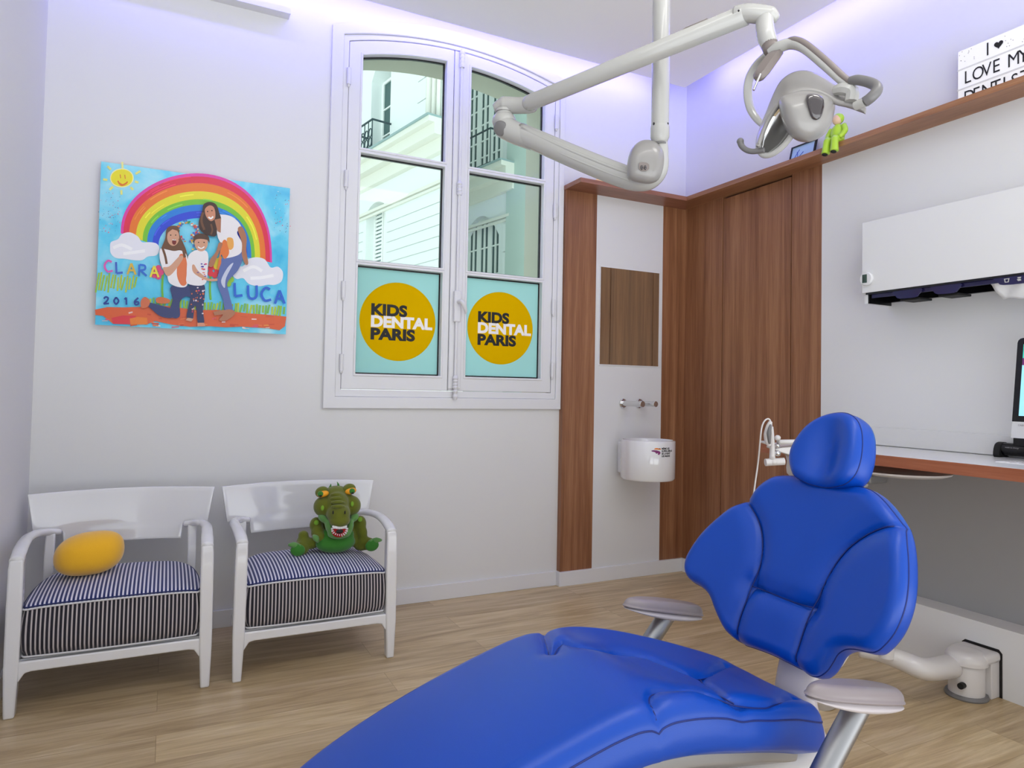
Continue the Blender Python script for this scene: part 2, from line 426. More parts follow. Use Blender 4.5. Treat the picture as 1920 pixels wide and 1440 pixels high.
# ------------------------------------------------------------------ the room
YA, YW, XW, XU = 3.71, 3.67, 3.15, 3.18
ZC, ZT = 3.215, 3.46
YB = -.45
struct('floor', B(bmesh.new(), (-.7, YB, -.1), (3.4, 4.05, 0)), 'oak_floor')
WC = 1.475
hole = arc_top(.80, 2.15, 1.15, WC, 3.215, .225)
struct('wall_back', plate(bmesh.new(), [(-.7, 0), (3.4, 0), (3.4, 3.6), (-.7, 3.6)], [hole], XZ, YA, 4.06), 'wall_white')
struct('wall_left', B(bmesh.new(), (-.7, YB, 0), (-.54, YA, 3.6)), 'wall_white')
struct('wall_right', B(bmesh.new(), (XU, YB, 0), (3.4, YA, 3.6)), 'wall_white')
bm = B(bmesh.new(), (-.54, YB, ZT), (XU, YA, 3.6))
B(bm, (-.54, YB, ZC), (2.987, 3.507, ZC+.02)); B(bm, (-.54, 3.487, ZC+.02), (2.987, 3.507, ZC+.05)); B(bm, (2.967, YB, ZC+.02), (2.987, 3.487, ZC+.05))
struct('ceiling', bm, 'ceiling_white')
struct('baseboard_back', B(B(bmesh.new(), (-.54, 3.695, 0), (2.19, YA, .086)), (2.178, 3.655, 0), (XW, 3.695, .087)), 'paint_white', bevel=.002)
struct('baseboard_right', B(bmesh.new(), (XW-.015, 2.57, 0), (XU, 3.655, .087)), 'paint_white', bevel=.002)
struct('baseboard_left', B(bmesh.new(), (-.54, YB, 0), (-.525, 3.695, .086)), 'paint_white', bevel=.002)
# trims: panelling of the wash corner and of the right wall
struct('trim_1', B(bmesh.new(), (2.19, YW, .087), (2.422, YA, 2.46)), 'walnut')
struct('trim_2', B(bmesh.new(), (2.422, YW+.002, .087), (2.956, YA, 2.46)), 'panel_white')
struct('trim_3', B(bmesh.new(), (2.956, YW, .087), (XU, YA, 2.46)), 'walnut')
struct('trim_4', B(bmesh.new(), (XW, 3.318, .087), (XU, YW, 2.46)), 'walnut')
struct('trim_5', B(bmesh.new(), (XW, 2.57, .087), (XU, 2.771, 2.46)), 'walnut')
d = thing('door_1', None, None, (XW, 3.05, .01), kind='structure')
finish('door_leaf', B(bmesh.new(), (XW+.001, 2.777, .092), (XU-.003, 3.312, 2.448)), 'walnut', d)
finish('door_gap', B(bmesh.new(), (XU-.006, 2.7712, .088), (XU-.001, 3.3178, 2.459)), 'black_flat', d)
mat('underdesk_shade', (158, 158, 158), .6)  # darker grey carries the desk's shadow on the wall below it
struct('trim_6', B(bmesh.new(), (XW, YB, .93), (XU, 2.57, 2.46)), 'wall_white')
struct('trim_11', B(bmesh.new(), (XW, YB, 0), (XU, 2.57, .93)), 'underdesk_shade')
struct('trim_7', B(bmesh.new(), (XW-.012, YB, .963), (XW, 2.50, 1.05)), 'panel_white', bevel=.002)
struct('trim_8', B(bmesh.new(), (3.03, YB, 0), (XW, 2.57, .278)), 'wall_white')
struct('trim_9', B(bmesh.new(), (-.54, 3.645, 3.117), (.508, YA, 3.146)), 'paint_white')

s = thing('corner_shelf', 'long walnut ledge shelf running around the corner above the wood panelling', 'shelf', (3.0, 3.49, 2.46))
finish('shelf_board', plate(bmesh.new(), [(2.184, 3.49), (3.0, 3.49), (XU, YA), (2.184, YA)], [], XY, 2.46, 2.487), 'walnut_x', s)
finish('shelf_board', plate(bmesh.new(), [(3.0, 3.49), (3.0, -1.1), (XU, -1.1), (XU, YA)], [], XY, 2.46, 2.487), 'walnut_y', s)

# ------------------------------------------------------------------ window
win = thing('window_1', 'tall arched white double casement window with printed lower panes', None, (WC, YA, 1.09), kind='structure')
bm = bmesh.new()
inner = arc_top(.795, 2.152, 1.147, WC, 3.203, .21)
plate(bm, arc_top(.733, 2.188, 1.084, WC, 3.285, .25), [inner], XZ, YA-.022, YA)
plate(bm, arc_top(.795, 2.152, 1.147, WC, 3.203, .21), [arc_top(.826, 2.122, 1.185, WC, 3.178, .23)], XZ, YA-.012, YA+.02)
finish('casing', bm, 'paint_white', win, bevel=.004)
hinges = bmesh.new()
for side, (xa, xb, ga, gb) in enumerate(((.828, 1.438, .903, 1.392), (1.441, 2.120, 1.546, 2.047))):
    bm = bmesh.new()
    zt = lambda x, pk=3.176, k=.23: pk-k*(x-WC)**2
    outer = arc_top(xa, xb, 1.188, WC, 3.175, .23)
    hs = [[(ga, 1.272), (gb, 1.272), (gb, 1.866), (ga, 1.866)], [(ga, 1.892), (gb, 1.892), (gb, 2.480), (ga, 2.480)],
          arc_top(ga, gb, 2.508, WC, 3.102, .25, 12)]
    plate(bm, outer, hs, XZ, YA-.008, YA+.034)
    sash = finish('sash', bm, 'paint_white', win, bevel=.004)
    bm = bmesh.new()
    for h_ in hs:   # glazing bead
        cx = sum(p[0] for p in h_)/len(h_); cz = sum(p[1] for p in h_)/len(h_)
        big = [(x+math.copysign(.012, x-cx) if abs(x-cx) > .01 else x, z+math.copysign(.012, z-cz)) for x, z in h_]
        plate(bm, big, [h_], XZ, YA-.013, YA-.004)
    finish('glazing_bead', bm, 'paint_white', sash, bevel=.003)
    bm = bmesh.new()
    for h_ in hs:
        cx = sum(p[0] for p in h_)/len(h_); cz = sum(p[1] for p in h_)/len(h_)
        sm = [(x-math.copysign(.008, x-cx) if abs(x-cx) > .01 else x, z-math.copysign(.008, z-cz)) for x, z in h_]
        plate(bm, h_, [sm], XZ, YA+.026, YA+.040)
    finish('spacer', bm, 'black_plastic', sash)
    for h_ in hs[1:]:
        finish('glass_pane', plate(bmesh.new(), h_, [], XZ, YA+.028, YA+.029), 'tinted_glass', sash)
    cx, rr, tx, dz = ((1.148, .221, .989, 0), (1.787, .219, 1.633, 0))[side]
    f = finish('frosted_film', plate(bmesh.new(), hs[0], [ell(cx, 1.571, rr-.002, rr-.002, 64)], XZ, YA+.028, YA+.0285), 'frost_film', win)
    finish('yellow_disc', plate(bmesh.new(), ell(cx, 1.571, rr, rr*1.0, 64), [], XZ, YA+.0262, YA+.0272), 'film_yellow', f)
    for word, z, mt in (('KIDS', 1.603, 'film_black'), ('DENTAL', 1.538, 'film_white'), ('PARIS', 1.468, 'film_black')):
        bm = bmesh.new()
        # measured width of the word sets its scale
        cu = bpy.data.curves.new('t', 'FONT'); cu.body = word; cu.size = .085; oo = bpy.data.objects.new('t', cu); C.objects.link(oo); bpy.context.view_layer.update(); wd = oo.dimensions.x; bpy.data.objects.remove(oo)
        k = {'KIDS': .197, 'DENTAL': .349, 'PARIS': .246}[word]/wd
        text_mesh(bm, word, lambda x, y, dd: (tx+x*k, YA+.0255-dd, z+y*1.0), .085, bold=.0042, depth=.0002)
        finish('lettering', bm, mt, f)
    # hinges
    hx = xa-.003 if side == 0 else xb+.003
    for hz in (1.33, 1.72, 2.32, 2.88):
        bmh = bmesh.new(); cyl(bmh, (hx, YA-.022, hz-.045), (hx, YA-.022, hz+.045), .011, seg=12); ellipsoid(bmh, (hx, YA-.022, hz-.05), (.008, .008, .01), seg=10, rings=8)
        finish('hinge', bmh, 'paint_white', win, smooth=True)
# cremone bolt on the meeting stile
bm = bmesh.new(); mx_ = 1.484
plate(bm, [(mx_-.046, 1.20), (mx_+.03, 1.20), (mx_+.03, 3.165), (mx_-.046, 3.165)], [], XZ, YA-.02, YA-.006)
finish('astragal', bm, 'paint_white', win, bevel=.004)
bm = bmesh.new(); cyl(bm, (mx_-.008, YA-.030, 1.18), (mx_-.008, YA-.030, 3.16), .0085, seg=12)
finish('bolt_rod', bm, 'paint_white', win, smooth=True)
for hz, hh in ((1.235, .07), (2.36, .075), (3.12, .10)):
    bm = bmesh.new(); lathe(bm, [(0, -hh/2), (.014, -hh/2), (.017, -hh*.35), (.012, -hh*.25), (.016, -.01), (.012, .0), (.016, .01), (.012, hh*.25), (.017, hh*.35), (.014, hh/2), (.006, hh*.62), (0, hh*.64)], (mx_-.008, YA-.034, hz), 16)
    finish('bolt_guide', bm, 'paint_white', win, smooth=True)
bm = bmesh.new(); lathe(bm, [(0, -.03), (.01, -.028), (.017, -.01), (.01, .006), (.015, .02), (.006, .035), (0, .036)], (mx_-.008, YA-.034, 1.165), 16)
finish('bolt_foot', bm, 'paint_white', win, smooth=True)
bm = bmesh.new(); B(bm, (mx_-.028, YA-.045, 1.585), (mx_+.014, YA-.02, 1.765))
finish('handle_plate', bm, 'paint_white', win, bevel=.006)
bm = bmesh.new(); tube(bm, [(mx_-.006, YA-.05, 1.70), (mx_, YA-.075, 1.70), (mx_+.012, YA-.082, 1.685), (mx_+.028, YA-.075, 1.655), (mx_+.034, YA-.065, 1.635)], [.01, .011, .014, .011, .006], 12, smooth=5)
finish('window_handle', bm, 'paint_white', win, smooth=True)
# stone reveal outside the glass
bm = plate(bmesh.new(), arc_top(.70, 2.25, 1.05, WC, 3.33, .22), [arc_top(.835, 2.115, 1.175, WC, 3.165, .23)], XZ, YA+.045, YA+.37)
finish('outer_reveal', bm, 'soffit', win)

# ------------------------------------------------------------------ courtyard facade beyond the window
FH = math.radians(-10.7)
fe = Vector((math.sin(FH), math.cos(FH), 0)); fn = Vector((-math.cos(FH), math.sin(FH), 0))   # along, outward (towards left)
P0 = dp(740, 450, 14.0); P0.z = 0
def fac(x, y):
    d = ray(x, y); t = (P0-CAM).dot(fn)/d.dot(fn); p = CAM+d*t; return ((p-P0).dot(fe), p.z)
def F3(s, z, dd): return P0+fe*s+Vector((0, 0, z))+fn*dd
bl = thing('courtyard_building', 'pale stone building with arched openings seen through the window panes', 'building', tuple(P0))
PLANE = [P0.copy()]
SET = 1.37
P2 = CAM+(P0-CAM)*SET; P2.z = 0
def use(k):
    global P0
    P0 = (PB, P2)[k]
PB = P0.copy()
z_c = fac(810, 244)[1]
def opening(pl, pr, yt_l, yt_r, zb, bow):
    sl = fac(pl, 400)[0]; sr = fac(pr, 400)[0]
    z_ = (fac(pl, yt_l)[1]+fac(pr, yt_r)[1])/2
    pts = [(sr, zb), (sl, zb)]
    for i in range(13):
        t = i/12; pts.append((sl+(sr-sl)*t, z_+bow*(1-(2*t-1)**2)))
    return pts, min(sl, sr), max(sl, sr), z_
def courses(x0, x1, ztop, zlow, sp, cuts, proj=.03):
    z = ztop
    while z > zlow:
        x = x0
        for c0, c1, zb_, zt_ in sorted(cuts):
            if zb_ < z-sp/2 < zt_:
                if c0 > x: plate(bm, [(x, z-sp+.022), (c0, z-sp+.022), (c0, z), (x, z)], [], F3, 0, proj)
                x = max(x, c1)
        if x < x1: plate(bm, [(x, z-sp+.022), (x1, z-sp+.022), (x1, z), (x, z)], [], F3, 0, proj)
        z -= sp
def cornice(x0, x1, nm=True):
    bm = bmesh.new()
    for zz0, zz1, pr in ((-.10, 0, .42), (-.30, -.10, .30), (-.55, -.30, .12), (-1.10, -1.04, .06), (-1.18, -1.13, .04)):
        plate(bm, [(x0, z_c+zz0), (x1, z_c+zz0), (x1, z_c+zz1), (x0, z_c+zz1)], [], F3, 0, pr)
    finish('cornice', bm, 'stone_trim', bl)
    finish('cornice_flashing', plate(bmesh.new(), [(x0, z_c), (x1, z_c), (x1, z_c+.04), (x0, z_c+.04)], [], F3, 0, .45), 'zinc', bl)
def casement(s0, s1, zb, zt_, cols, rows, dd, fwid=.07, bar=.03):
    hs = []; cw = (s1-s0-fwid)/cols; ch = (zt_-zb-fwid)/rows
    for i in range(cols):
        for j in range(rows):
            ml = fwid if (i % 2 == 0) else bar; mr = fwid if (i % 2 == 1) else bar
            hs.append([(s0+i*cw+ml, zb+j*ch+.04), (s0+(i+1)*cw+fwid-mr, zb+j*ch+.04), (s0+(i+1)*cw+fwid-mr, zb+(j+1)*ch+.01), (s0+i*cw+ml, zb+(j+1)*ch+.01)])
    f = finish('casement_frame', plate(bmesh.new(), [(s0, zb), (s1, zb), (s1, zt_), (s0, zt_)], hs, F3, dd-.02, dd+.02), 'out_frame', bl)
    finish('casement_glass', plate(bmesh.new(), [(s0, zb), (s1, zb), (s1, zt_), (s0, zt_)], [], F3, dd-.015, dd-.01), 'out_glass', f)
def balc(s0, s1, zb, hgt, scroll, bo, gap=.17):
    for zz in (zb+.05, zb+hgt): tube(bm, [F3(s0, zz, 0), F3(s0, zz, bo), F3(s1, zz, bo), F3(s1, zz, 0)], .022, 6)
    n = max(1, int((s1-s0)/gap))
    for i in range(n+1):
        s_ = s0+(s1-s0)*i/n; cyl(bm, F3(s_, zb+.05, bo), F3(s_, zb+hgt, bo), .011, seg=6)
        if scroll and i < n:
            c0 = s_+(s1-s0)/n/2
            for zz in (zb+.17, zb+.36, zb+.55):
                if zz < zb+hgt-.08: tube(bm, [F3(c0+.07*math.cos(t_), zz+.09*math.sin(t_), bo) for t_ in [k*2*PI/10 for k in range(10)]], .012, 5, closed=True)
# near part of the facade, left pane
TH = .42
use(0); e0 = fac(838, 400)[0]
o1, a1, b1, z1 = opening(691, 727, 159, 131, z_c+.05, .35)
o2, a2, b2, z2 = opening(687, 722.6, 399, 385, 1.5, .15)
finish('facade_wall', plate(bmesh.new(), [(e0, -4), (22, -4), (22, 16), (e0, 16)], [o1, o2], F3, 0, -TH), 'stone', bl)
cornice(e0, 22)
bm = bmesh.new(); courses(e0, 22, z_c-1.25, -1, (z_c-fac(760, 450)[1])/9.2, [(a2-.12, b2+.12, 1, z2+.3)])
sq = fac(806, 200)[0]; sq2 = fac(786, 200)[0]; courses(sq, sq2, z_c+4, z_c+.1, .42, [], .05)
finish('stone_courses', bm, 'stone', bl)
d1 = -min(.36, .30*(b1-a1)); print('W', b1-a1, b2-a2); casement(a1, b1, z_c+.05, z1+.05, 2, 3, d1)
d2 = -min(.36, .25*(b2-a2))
bm = bmesh.new(); mid = (a2+b2)/2
for q0, q1 in ((a2, mid-.01), (mid+.01, b2)):
    plate(bm, [(q0, 1.5), (q1, 1.5), (q1, z2+.12), (q0, z2+.12)], [[(q0+.07, 1.56), (q1-.07, 1.56), (q1-.07, z2), (q0+.07, z2)]], F3, d2, d2+.04)
    z = 1.6
    while z < z2-.04: plate(bm, [(q0+.07, z), (q1-.07, z), (q1-.07, z+.05), (q0+.07, z+.05)], [], F3, d2+.01, d2+.03); z += .085
finish('shutter', bm, 'out_frame', bl)
finish('shutter_backing', plate(bmesh.new(), [(a2, 1.5), (b2, 1.5), (b2, z2+.15), (a2, z2+.15)], [], F3, d2-.02, d2-.01), 'zinc', bl)
bm = bmesh.new(); balc(a1-.05, b1+.1, z_c, .62, True, .42); finish('balcony_railing', bm, 'iron', bl)
bm = bmesh.new()   # big arch moulding above the cornice
ca, ra = fac(836, 200)[0], fac(809, 200)[0]-fac(836, 200)[0]
for dr, rr in ((0, .07), (-.18, .05), (-.34, .04)): tube(bm, [F3(ca+(ra+dr)*math.cos(t_), z_c+.9+(ra+dr)*math.sin(t_)*2.2, .05) for t_ in [PI/2*k/24 for k in range(25)][::-1]]+[F3(ca+(ra+dr), z_c, .05)], rr, 8)
finish('arch_moulding', bm, 'stone_trim', bl, smooth='all')
# far part of the facade, right pane
use(1); s_end = fac(952, 400)[0]; e1 = fac(800, 400)[0]
o3, a3, b3, z3 = opening(868, 941, 130, 90, z_c+.1, .5)
o4, a4, b4, z4 = opening(868, 936, 452, 447, 1.2, .55)
finish('facade_wall', plate(bmesh.new(), [(s_end-.3, -4), (e1, -4), (e1, 18), (s_end-.3, 18)], [o3, o4], F3, 0, -.7), 'stone', bl)
cornice(s_end-.3, e1)
bm = bmesh.new(); courses(s_end-.3, e1, z_c-1.25, -1, .62, [(a4-.2, b4+.2, 1, z4+.55)], .04); finish('stone_courses', bm, 'stone', bl)
casement(a3, b3, z_c+.1, z3+.5, 6, 8, -.06, .17, .05)
casement(a4, b4, 1.2, z4+.6, 6, 6, -.14, .15, .05)
bm = bmesh.new(); balc(a3-.1, b3+.1, z_c, .8, False, .42, 2.4); finish('balcony_railing', bm, 'iron', bl)
# wall standing in for a reflection at the right pane edge, shade in its colour
wg = thing('reflection_wing', 'plain green grey wall standing in for a reflection behind the right window edge', 'wall', tuple(F3(s_end, 0, 0)))
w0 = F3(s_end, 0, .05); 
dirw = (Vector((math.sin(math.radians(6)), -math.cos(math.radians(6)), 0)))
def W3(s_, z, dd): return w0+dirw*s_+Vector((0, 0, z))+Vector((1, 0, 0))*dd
finish('reflection_wall', plate(bmesh.new(), [(0, -3), (7.2, -3), (7.2, 16), (0, 16)], [], W3, 0, .5), 'shade_wall', wg)
struct('trim_10', B(bmesh.new(), (-200, 4.2, -4.1), (200, 200, -4)), 'stone_trim')  # unseen courtyard ground, spread wide to keep low light off the facade

# ------------------------------------------------------------------ long ceiling lamp and added square fill panel (above and behind the viewpoint)
mat('lamp_diffuser', (255, 250, 242), .5, emit=2.0)
for (x, y, sx, sy, lb) in ((.5, .2, 2.0, .1, 'long slim white ceiling lamp above the entrance side'), (1.9, .5, .5, .5, 'unseen square white ceiling panel added as fill light for the room')):
    t = thing('unseen_ceiling_lamp', lb, 'lamp', (x, y, ZC))
    bm = plate(bmesh.new(), [(x-sx/2-.02, y-sy/2-.02), (x+sx/2+.02, y-sy/2-.02), (x+sx/2+.02, y+sy/2+.02), (x-sx/2-.02, y+sy/2+.02)], [[(x-sx/2, y-sy/2), (x+sx/2, y-sy/2), (x+sx/2, y+sy/2), (x-sx/2, y+sy/2)]], XY, ZC-.015, ZC)
    finish('frame', bm, 'paint_white', t); box('diffuser', (x-sx/2, y-sy/2, ZC-.012), (x+sx/2, y+sy/2, ZC-.002), 'lamp_diffuser', t)

# ------------------------------------------------------------------ wash corner
t = thing('wall_mirror', 'rectangular frameless mirror on the white panel reflecting the walnut door', 'mirror', (2.688, YW, 1.372))
finish('mirror_glass', B(bmesh.new(), (2.455, YW-.003, 1.374), (2.926, YW+.003, 2.001)), 'mirror', t)
bm = plate(bmesh.new(), [(2.451, 1.370), (2.930, 1.370), (2.930, 2.005), (2.451, 2.005)], [[(2.456, 1.375), (2.925, 1.375), (2.925, 2.0), (2.456, 2.0)]], XZ, YW-.004, YW+.003)
finish('mirror_edge', bm, 'paint_white', t)
t = thing('wash_basin', 'round white ceramic drum basin hung on the white panel with a coloured sticker', 'basin', (2.69, 3.67, .645))
br = .170; bc = (at(1214.5, 860, 'y', 3.487).x, 3.487)
bm = bmesh.new()
prof = [(0, .655), (br-.03, .655), (br-.008, .66), (br, .672), (br, .898), (br-.004, .904), (br-.014, .904), (br-.018, .898), (br-.022, .80), (.10, .755), (0, .75)]
lathe(bm, prof, (bc[0], bc[1], 0), 96)
bo = finish('bowl', bm, 'ceramic', t, smooth=True)
finish('wall_mount', B(bmesh.new(), (bc[0]-.10, 3.61, .68), (bc[0]+.10, YW+.004, .88)), 'ceramic', t, bevel=.008)
finish('drain', lathe(bmesh.new(), [(0, .757), (.022, .757), (.024, .753), (.024, .750)], (bc[0], bc[1], 0), 24), 'chrome', t, smooth=True)
def on_basin(u, z, dd=.0006):   # u metres along the surface, 0 = towards camera side
    a = math.radians(-124)+u/br; return (bc[0]+(br+dd)*math.cos(a), bc[1]+(br+dd)*math.sin(a), z)
pb = at(1218, 845, 'y', 3.27)
def sticker(bm, poly, ox, oz, k, mi=0, dd=.0006):
    pts = [bm.verts.new(on_basin(ox+x*k, oz+y*k, dd)) for x, y in poly]; f = bm.faces.new(pts); f.material_index = mi
    bmesh.ops.triangulate(bm, faces=[f])
for nm, col, polys in (('st_orange', (240, 140, 60), [[(-4, 3), (-1, 5.2), (3, 5.6), (8, 4.2), (11, 4.4), (10, 2), (6, 2.8), (1, 2.4), (-2, 2.6)]]),
                   ('st_purple', (130, 30, 110), [[(-9, 0), (-5, 1.4), (2, 1), (8, -.8), (10, -4), (7, -8), (4, -7), (5, -4.4), (1, -5.6), (-1, -3), (-4, -2), (-7, -1.6)]]),
                   ('st_dark', (60, 20, 30), [[(5, 4.6), (7, 3.8), (10, 4.6), (8, 5.2)]])):
    mat(nm, col, .4); bm = bmesh.new()
    for p in polys: sticker(bm, [(x, y) for x, y in p], .036, at(1230, 845, 'y', 3.34).z, .0031, dd=.0006 if nm != 'st_dark' else .001)
    finish('sticker', bm, nm, bo)
bm = bmesh.new()
for k, l in enumerate(('MÊME LES', 'SUPER-HÉROS', 'SE LAVENT', 'LES MAINS')):
    text_mesh(bm, l, lambda x, y, dd: on_basin(.074+x*.92, at(1250, 842, 'y', 3.34).z-k*.0150+y, .0008), .0150, bold=.0006)
finish('lettering', bm, 'film_black', bo)
for (x, l, r, lb) in ((2.645, .20, .0175, 'chrome cylinder wall spout nearest the window above the basin'), (2.775, .165, .0165, 'chrome cylinder wall sensor spout on the right above the basin')):
    t = thing('wall_spout', lb, 'tap', (x, YW, 1.125), group='chrome spouts above the basin')
    finish('flange', lathe(bmesh.new(), [(0, 0), (.03, 0), (.03, .006), (.026, .01), (0, .01)], (x, YW, 1.127), 32, axis=align((0, -1, 0))), 'chrome', t, smooth=True)
    finish('spout_body', lathe(bmesh.new(), [(0, 0), (r, 0), (r, l-.03), (r*1.12, l-.028), (r*1.12, l-.002), (r, l), (0, l)], (x, YW-.008, 1.127), 40, axis=align((0, -1, 0))), 'chrome', t, smooth=True)

# ------------------------------------------------------------------ picture with a child's rainbow painting
def PP(cx, cy, lay=0):
    p = at(150+cx/3.693, 270+cy/3.693, 'y', 3.668); return (p.x, 3.668-.00035*lay, p.z)
pic = thing('wall_picture', 'large bright rainbow picture with three laughing people mounted on the wall', 'picture', (.113, YA, 1.463))
bm = B(bmesh.new(), (-.307, 3.669, 1.463), (.533, 3.676, 2.219)); finish('print_panel', bm, 'white_flat', pic)
B2 = B(bmesh.new(), (-.2, 3.676, 1.56), (.43, YA, 2.12)); finish('standoff', B2, 'white_flat', pic)
pal = {}
def pc(col):
    k = 'print_%02x%02x%02x' % col
    if k not in M:
        mat(k, col, .22, bump=None)
    if k not in pal: pal[k] = len(pal)
    return pal[k]
pb_ = bmesh.new(); lay = [1]
def pg(pts, col, l=None, sm=False):
    if l is None: lay[0] += .12; l = lay[0]
    if sm: pts = smooth_loop(pts, 5)
    mi = pc(col)
    vs_ = [pb_.verts.new(PP(x, y, l)) for x, y in pts]
    ed = [pb_.edges.new((vs_[i], vs_[(i+1) % len(vs_)])) for i in range(len(vs_))]
    r = bmesh.ops.triangle_fill(pb_, edges=ed, use_beauty=True)
    for g in r['geom']:
        if isinstance(g, bmesh.types.BMFace): g.material_index = mi
def stroke(pts, wd, col, l=None, sm=4):
    """painted stroke in the picture plane"""
    if l is None: lay[0] += .12; l = lay[0]
    P = catmull([(x, y, 0) for x, y in pts], sm) if sm and len(pts) > 2 else [Vector((x, y, 0)) for x, y in pts]
    n = len(P); mi = pc(col); L_ = []; R_ = []
    for i in range(n):
        T = (P[min(i+1, n-1)]-P[max(i-1, 0)]).normalized(); N_ = Vector((-T.y, T.x, 0)); ww = wd[int(i*len(wd)/n)] if isinstance(wd, (list, tuple)) else wd
        L_.append(pb_.verts.new(PP(*(P[i]+N_*ww/2).xy, l))); R_.append(pb_.verts.new(PP(*(P[i]-N_*ww/2).xy, l)))
    for i in range(n-1): pb_.faces.new((L_[i], L_[i+1], R_[i+1], R_[i])).material_index = mi
# sky ground of the painting (blue wash with variation)
bm = bmesh.new(); v = [bm.verts.new(p) for p in ((-.307, 3.6685, 1.463), (.533, 3.6685, 1.463), (.533, 3.6685, 2.219), (-.307, 3.6685, 2.219))]; bm.faces.new(v)
m_ = mat('print_sky', (110, 205, 235), .15); N = m_.node_tree.nodes; L = m_.node_tree.links
tc = N.new('ShaderNodeTexCoord'); n1 = N.new('ShaderNodeTexNoise'); n1.inputs['Scale'].default_value = 4.5; n1.inputs['Detail'].default_value = 7; n1.inputs['Distortion'].default_value = .8
L.new(tc.outputs['Object'], n1.inputs['Vector']); r_ = ramp(N, [(.3, lin((56, 186, 232))), (.5, lin((100, 214, 246))), (.72, lin((180, 236, 250)))])
L.new(n1.outputs['Fac'], r_.inputs[0]); L.new(r_.outputs[0], N['Principled BSDF'].inputs['Base Color'])
finish('painted_sky', bm, 'print_sky', pic)
# rainbow bands: outer boundary left foot .. crown .. right foot
def band(k):   # k 0..1 outer to inner
    ax0, ax1 = 282+k*262, 1330-k*205; top = 203+k*310; by0, by1 = 618+k*90, 822-k*45
    pts = []
    for i in range(41):
        a = PI-PI*i/40; cx = (ax0+ax1)/2; rx = (ax1-ax0)/2
        base = by0+(by1-by0)*(i/40); x = cx+rx*math.cos(a)
        y = base-(base-top-(0))*math.sin(a)**.85 if math.sin(a) > 0 else base
        pts.append((x, y))
    return pts
cols = [((228, 60, 170), 0, .10), ((228, 36, 74), .07, .24), ((240, 122, 34), .22, .42), ((232, 224, 40), .40, .60), ((120, 200, 50), .58, .72), ((24, 130, 220), .70, .86), ((40, 70, 215), .84, 1.0)]
for c_, k0, k1 in cols:
    lay[0] += .12; A_, B_ = band(k0), band(k1); mi = pc(c_)
    va = [pb_.verts.new(PP(x, y, lay[0])) for x, y in A_]; vb = [pb_.verts.new(PP(x, y, lay[0])) for x, y in B_]
    for i in range(40): pb_.faces.new((va[i], va[i+1], vb[i+1], vb[i])).material_index = mi
rng = random.Random(3)
for i in range(26):   # brush streaks in the rainbow
    k = rng.uniform(.05, .95); t0 = rng.randint(2, 34); b_ = band(k); cc = [c for c, k0, k1 in cols if k0 <= k][-1]
    stroke(b_[t0:t0+rng.randint(3, 6)], rng.uniform(4, 9), tuple(min(255, v_+26) for v_ in cc), sm=0)
# clouds
for cl in ([(208, 720), (215, 680), (262, 660), (290, 625), (345, 612), (400, 640), (430, 680), (480, 680), (530, 690), (550, 725), (530, 770), (470, 780), (430, 805), (370, 805), (310, 795), (250, 790), (215, 760)],
           [(1058, 905), (1085, 850), (1130, 845), (1160, 800), (1220, 785), (1280, 800), (1320, 855), (1370, 850), (1405, 890), (1395, 950), (1350, 975), (1300, 975), (1240, 985), (1170, 970), (1130, 930), (1085, 935)]):
    pg(cl, (236, 236, 244), sm=True)
for p_ in (((230, 720), (290, 700), (360, 730)), ((300, 760), (380, 750), (450, 740)), ((1130, 880), (1200, 850), (1260, 880)), ((1180, 930), (1260, 925), (1340, 910))): stroke(p_, 22, (250, 250, 252))
# sun
stroke([(293, 125), (295, 175)], 14, (244, 240, 150)); pg(ell(290, 236, 82, 66, 28), (250, 246, 190)); pg(ell(290, 236, 76, 60, 28), (238, 226, 30))
for p_, q_ in (((190, 155), (215, 178)), ((160, 245), (190, 250)), ((205, 318), (228, 296)), ((286, 320), (288, 352)), ((385, 208), (418, 188)), ((380, 260), (405, 268)), ((350, 300), (368, 318))): stroke([p_, q_], 15, (232, 232, 130), sm=0)
stroke([(278, 212), (282, 238)], 6, (220, 120, 30), sm=0); stroke([(310, 214), (314, 242)], 6, (220, 120, 30), sm=0); stroke([(262, 256), (280, 284), (305, 284), (330, 262)], 9, (224, 110, 30)); stroke([(268, 270), (295, 284), (322, 272)], 12, (224, 120, 30))
# grass strokes
for i in range(14): stroke([(130+i*20+rng.uniform(-5, 5), 895+rng.uniform(-10, 20)+i*2), (112+i*20+rng.uniform(-8, 8), 1000+rng.uniform(-10, 30))], 11, rng.choice([(190, 205, 50), (160, 200, 60)]), sm=0)
for i in range(46): stroke([(470+i*21+rng.uniform(-4, 4), 1070+rng.uniform(-8, 10)+i*1.2), (462+i*21+rng.uniform(-8, 8), 1130+rng.uniform(-10, 14)+i*1.2)], 13, rng.choice([(150, 200, 50), (186, 208, 54), (120, 190, 80)]), sm=0)
for x in (575, 905, 1000): stroke([(x, 900), (x-6, 1000), (x, 1080)], 14, (110, 185, 50))
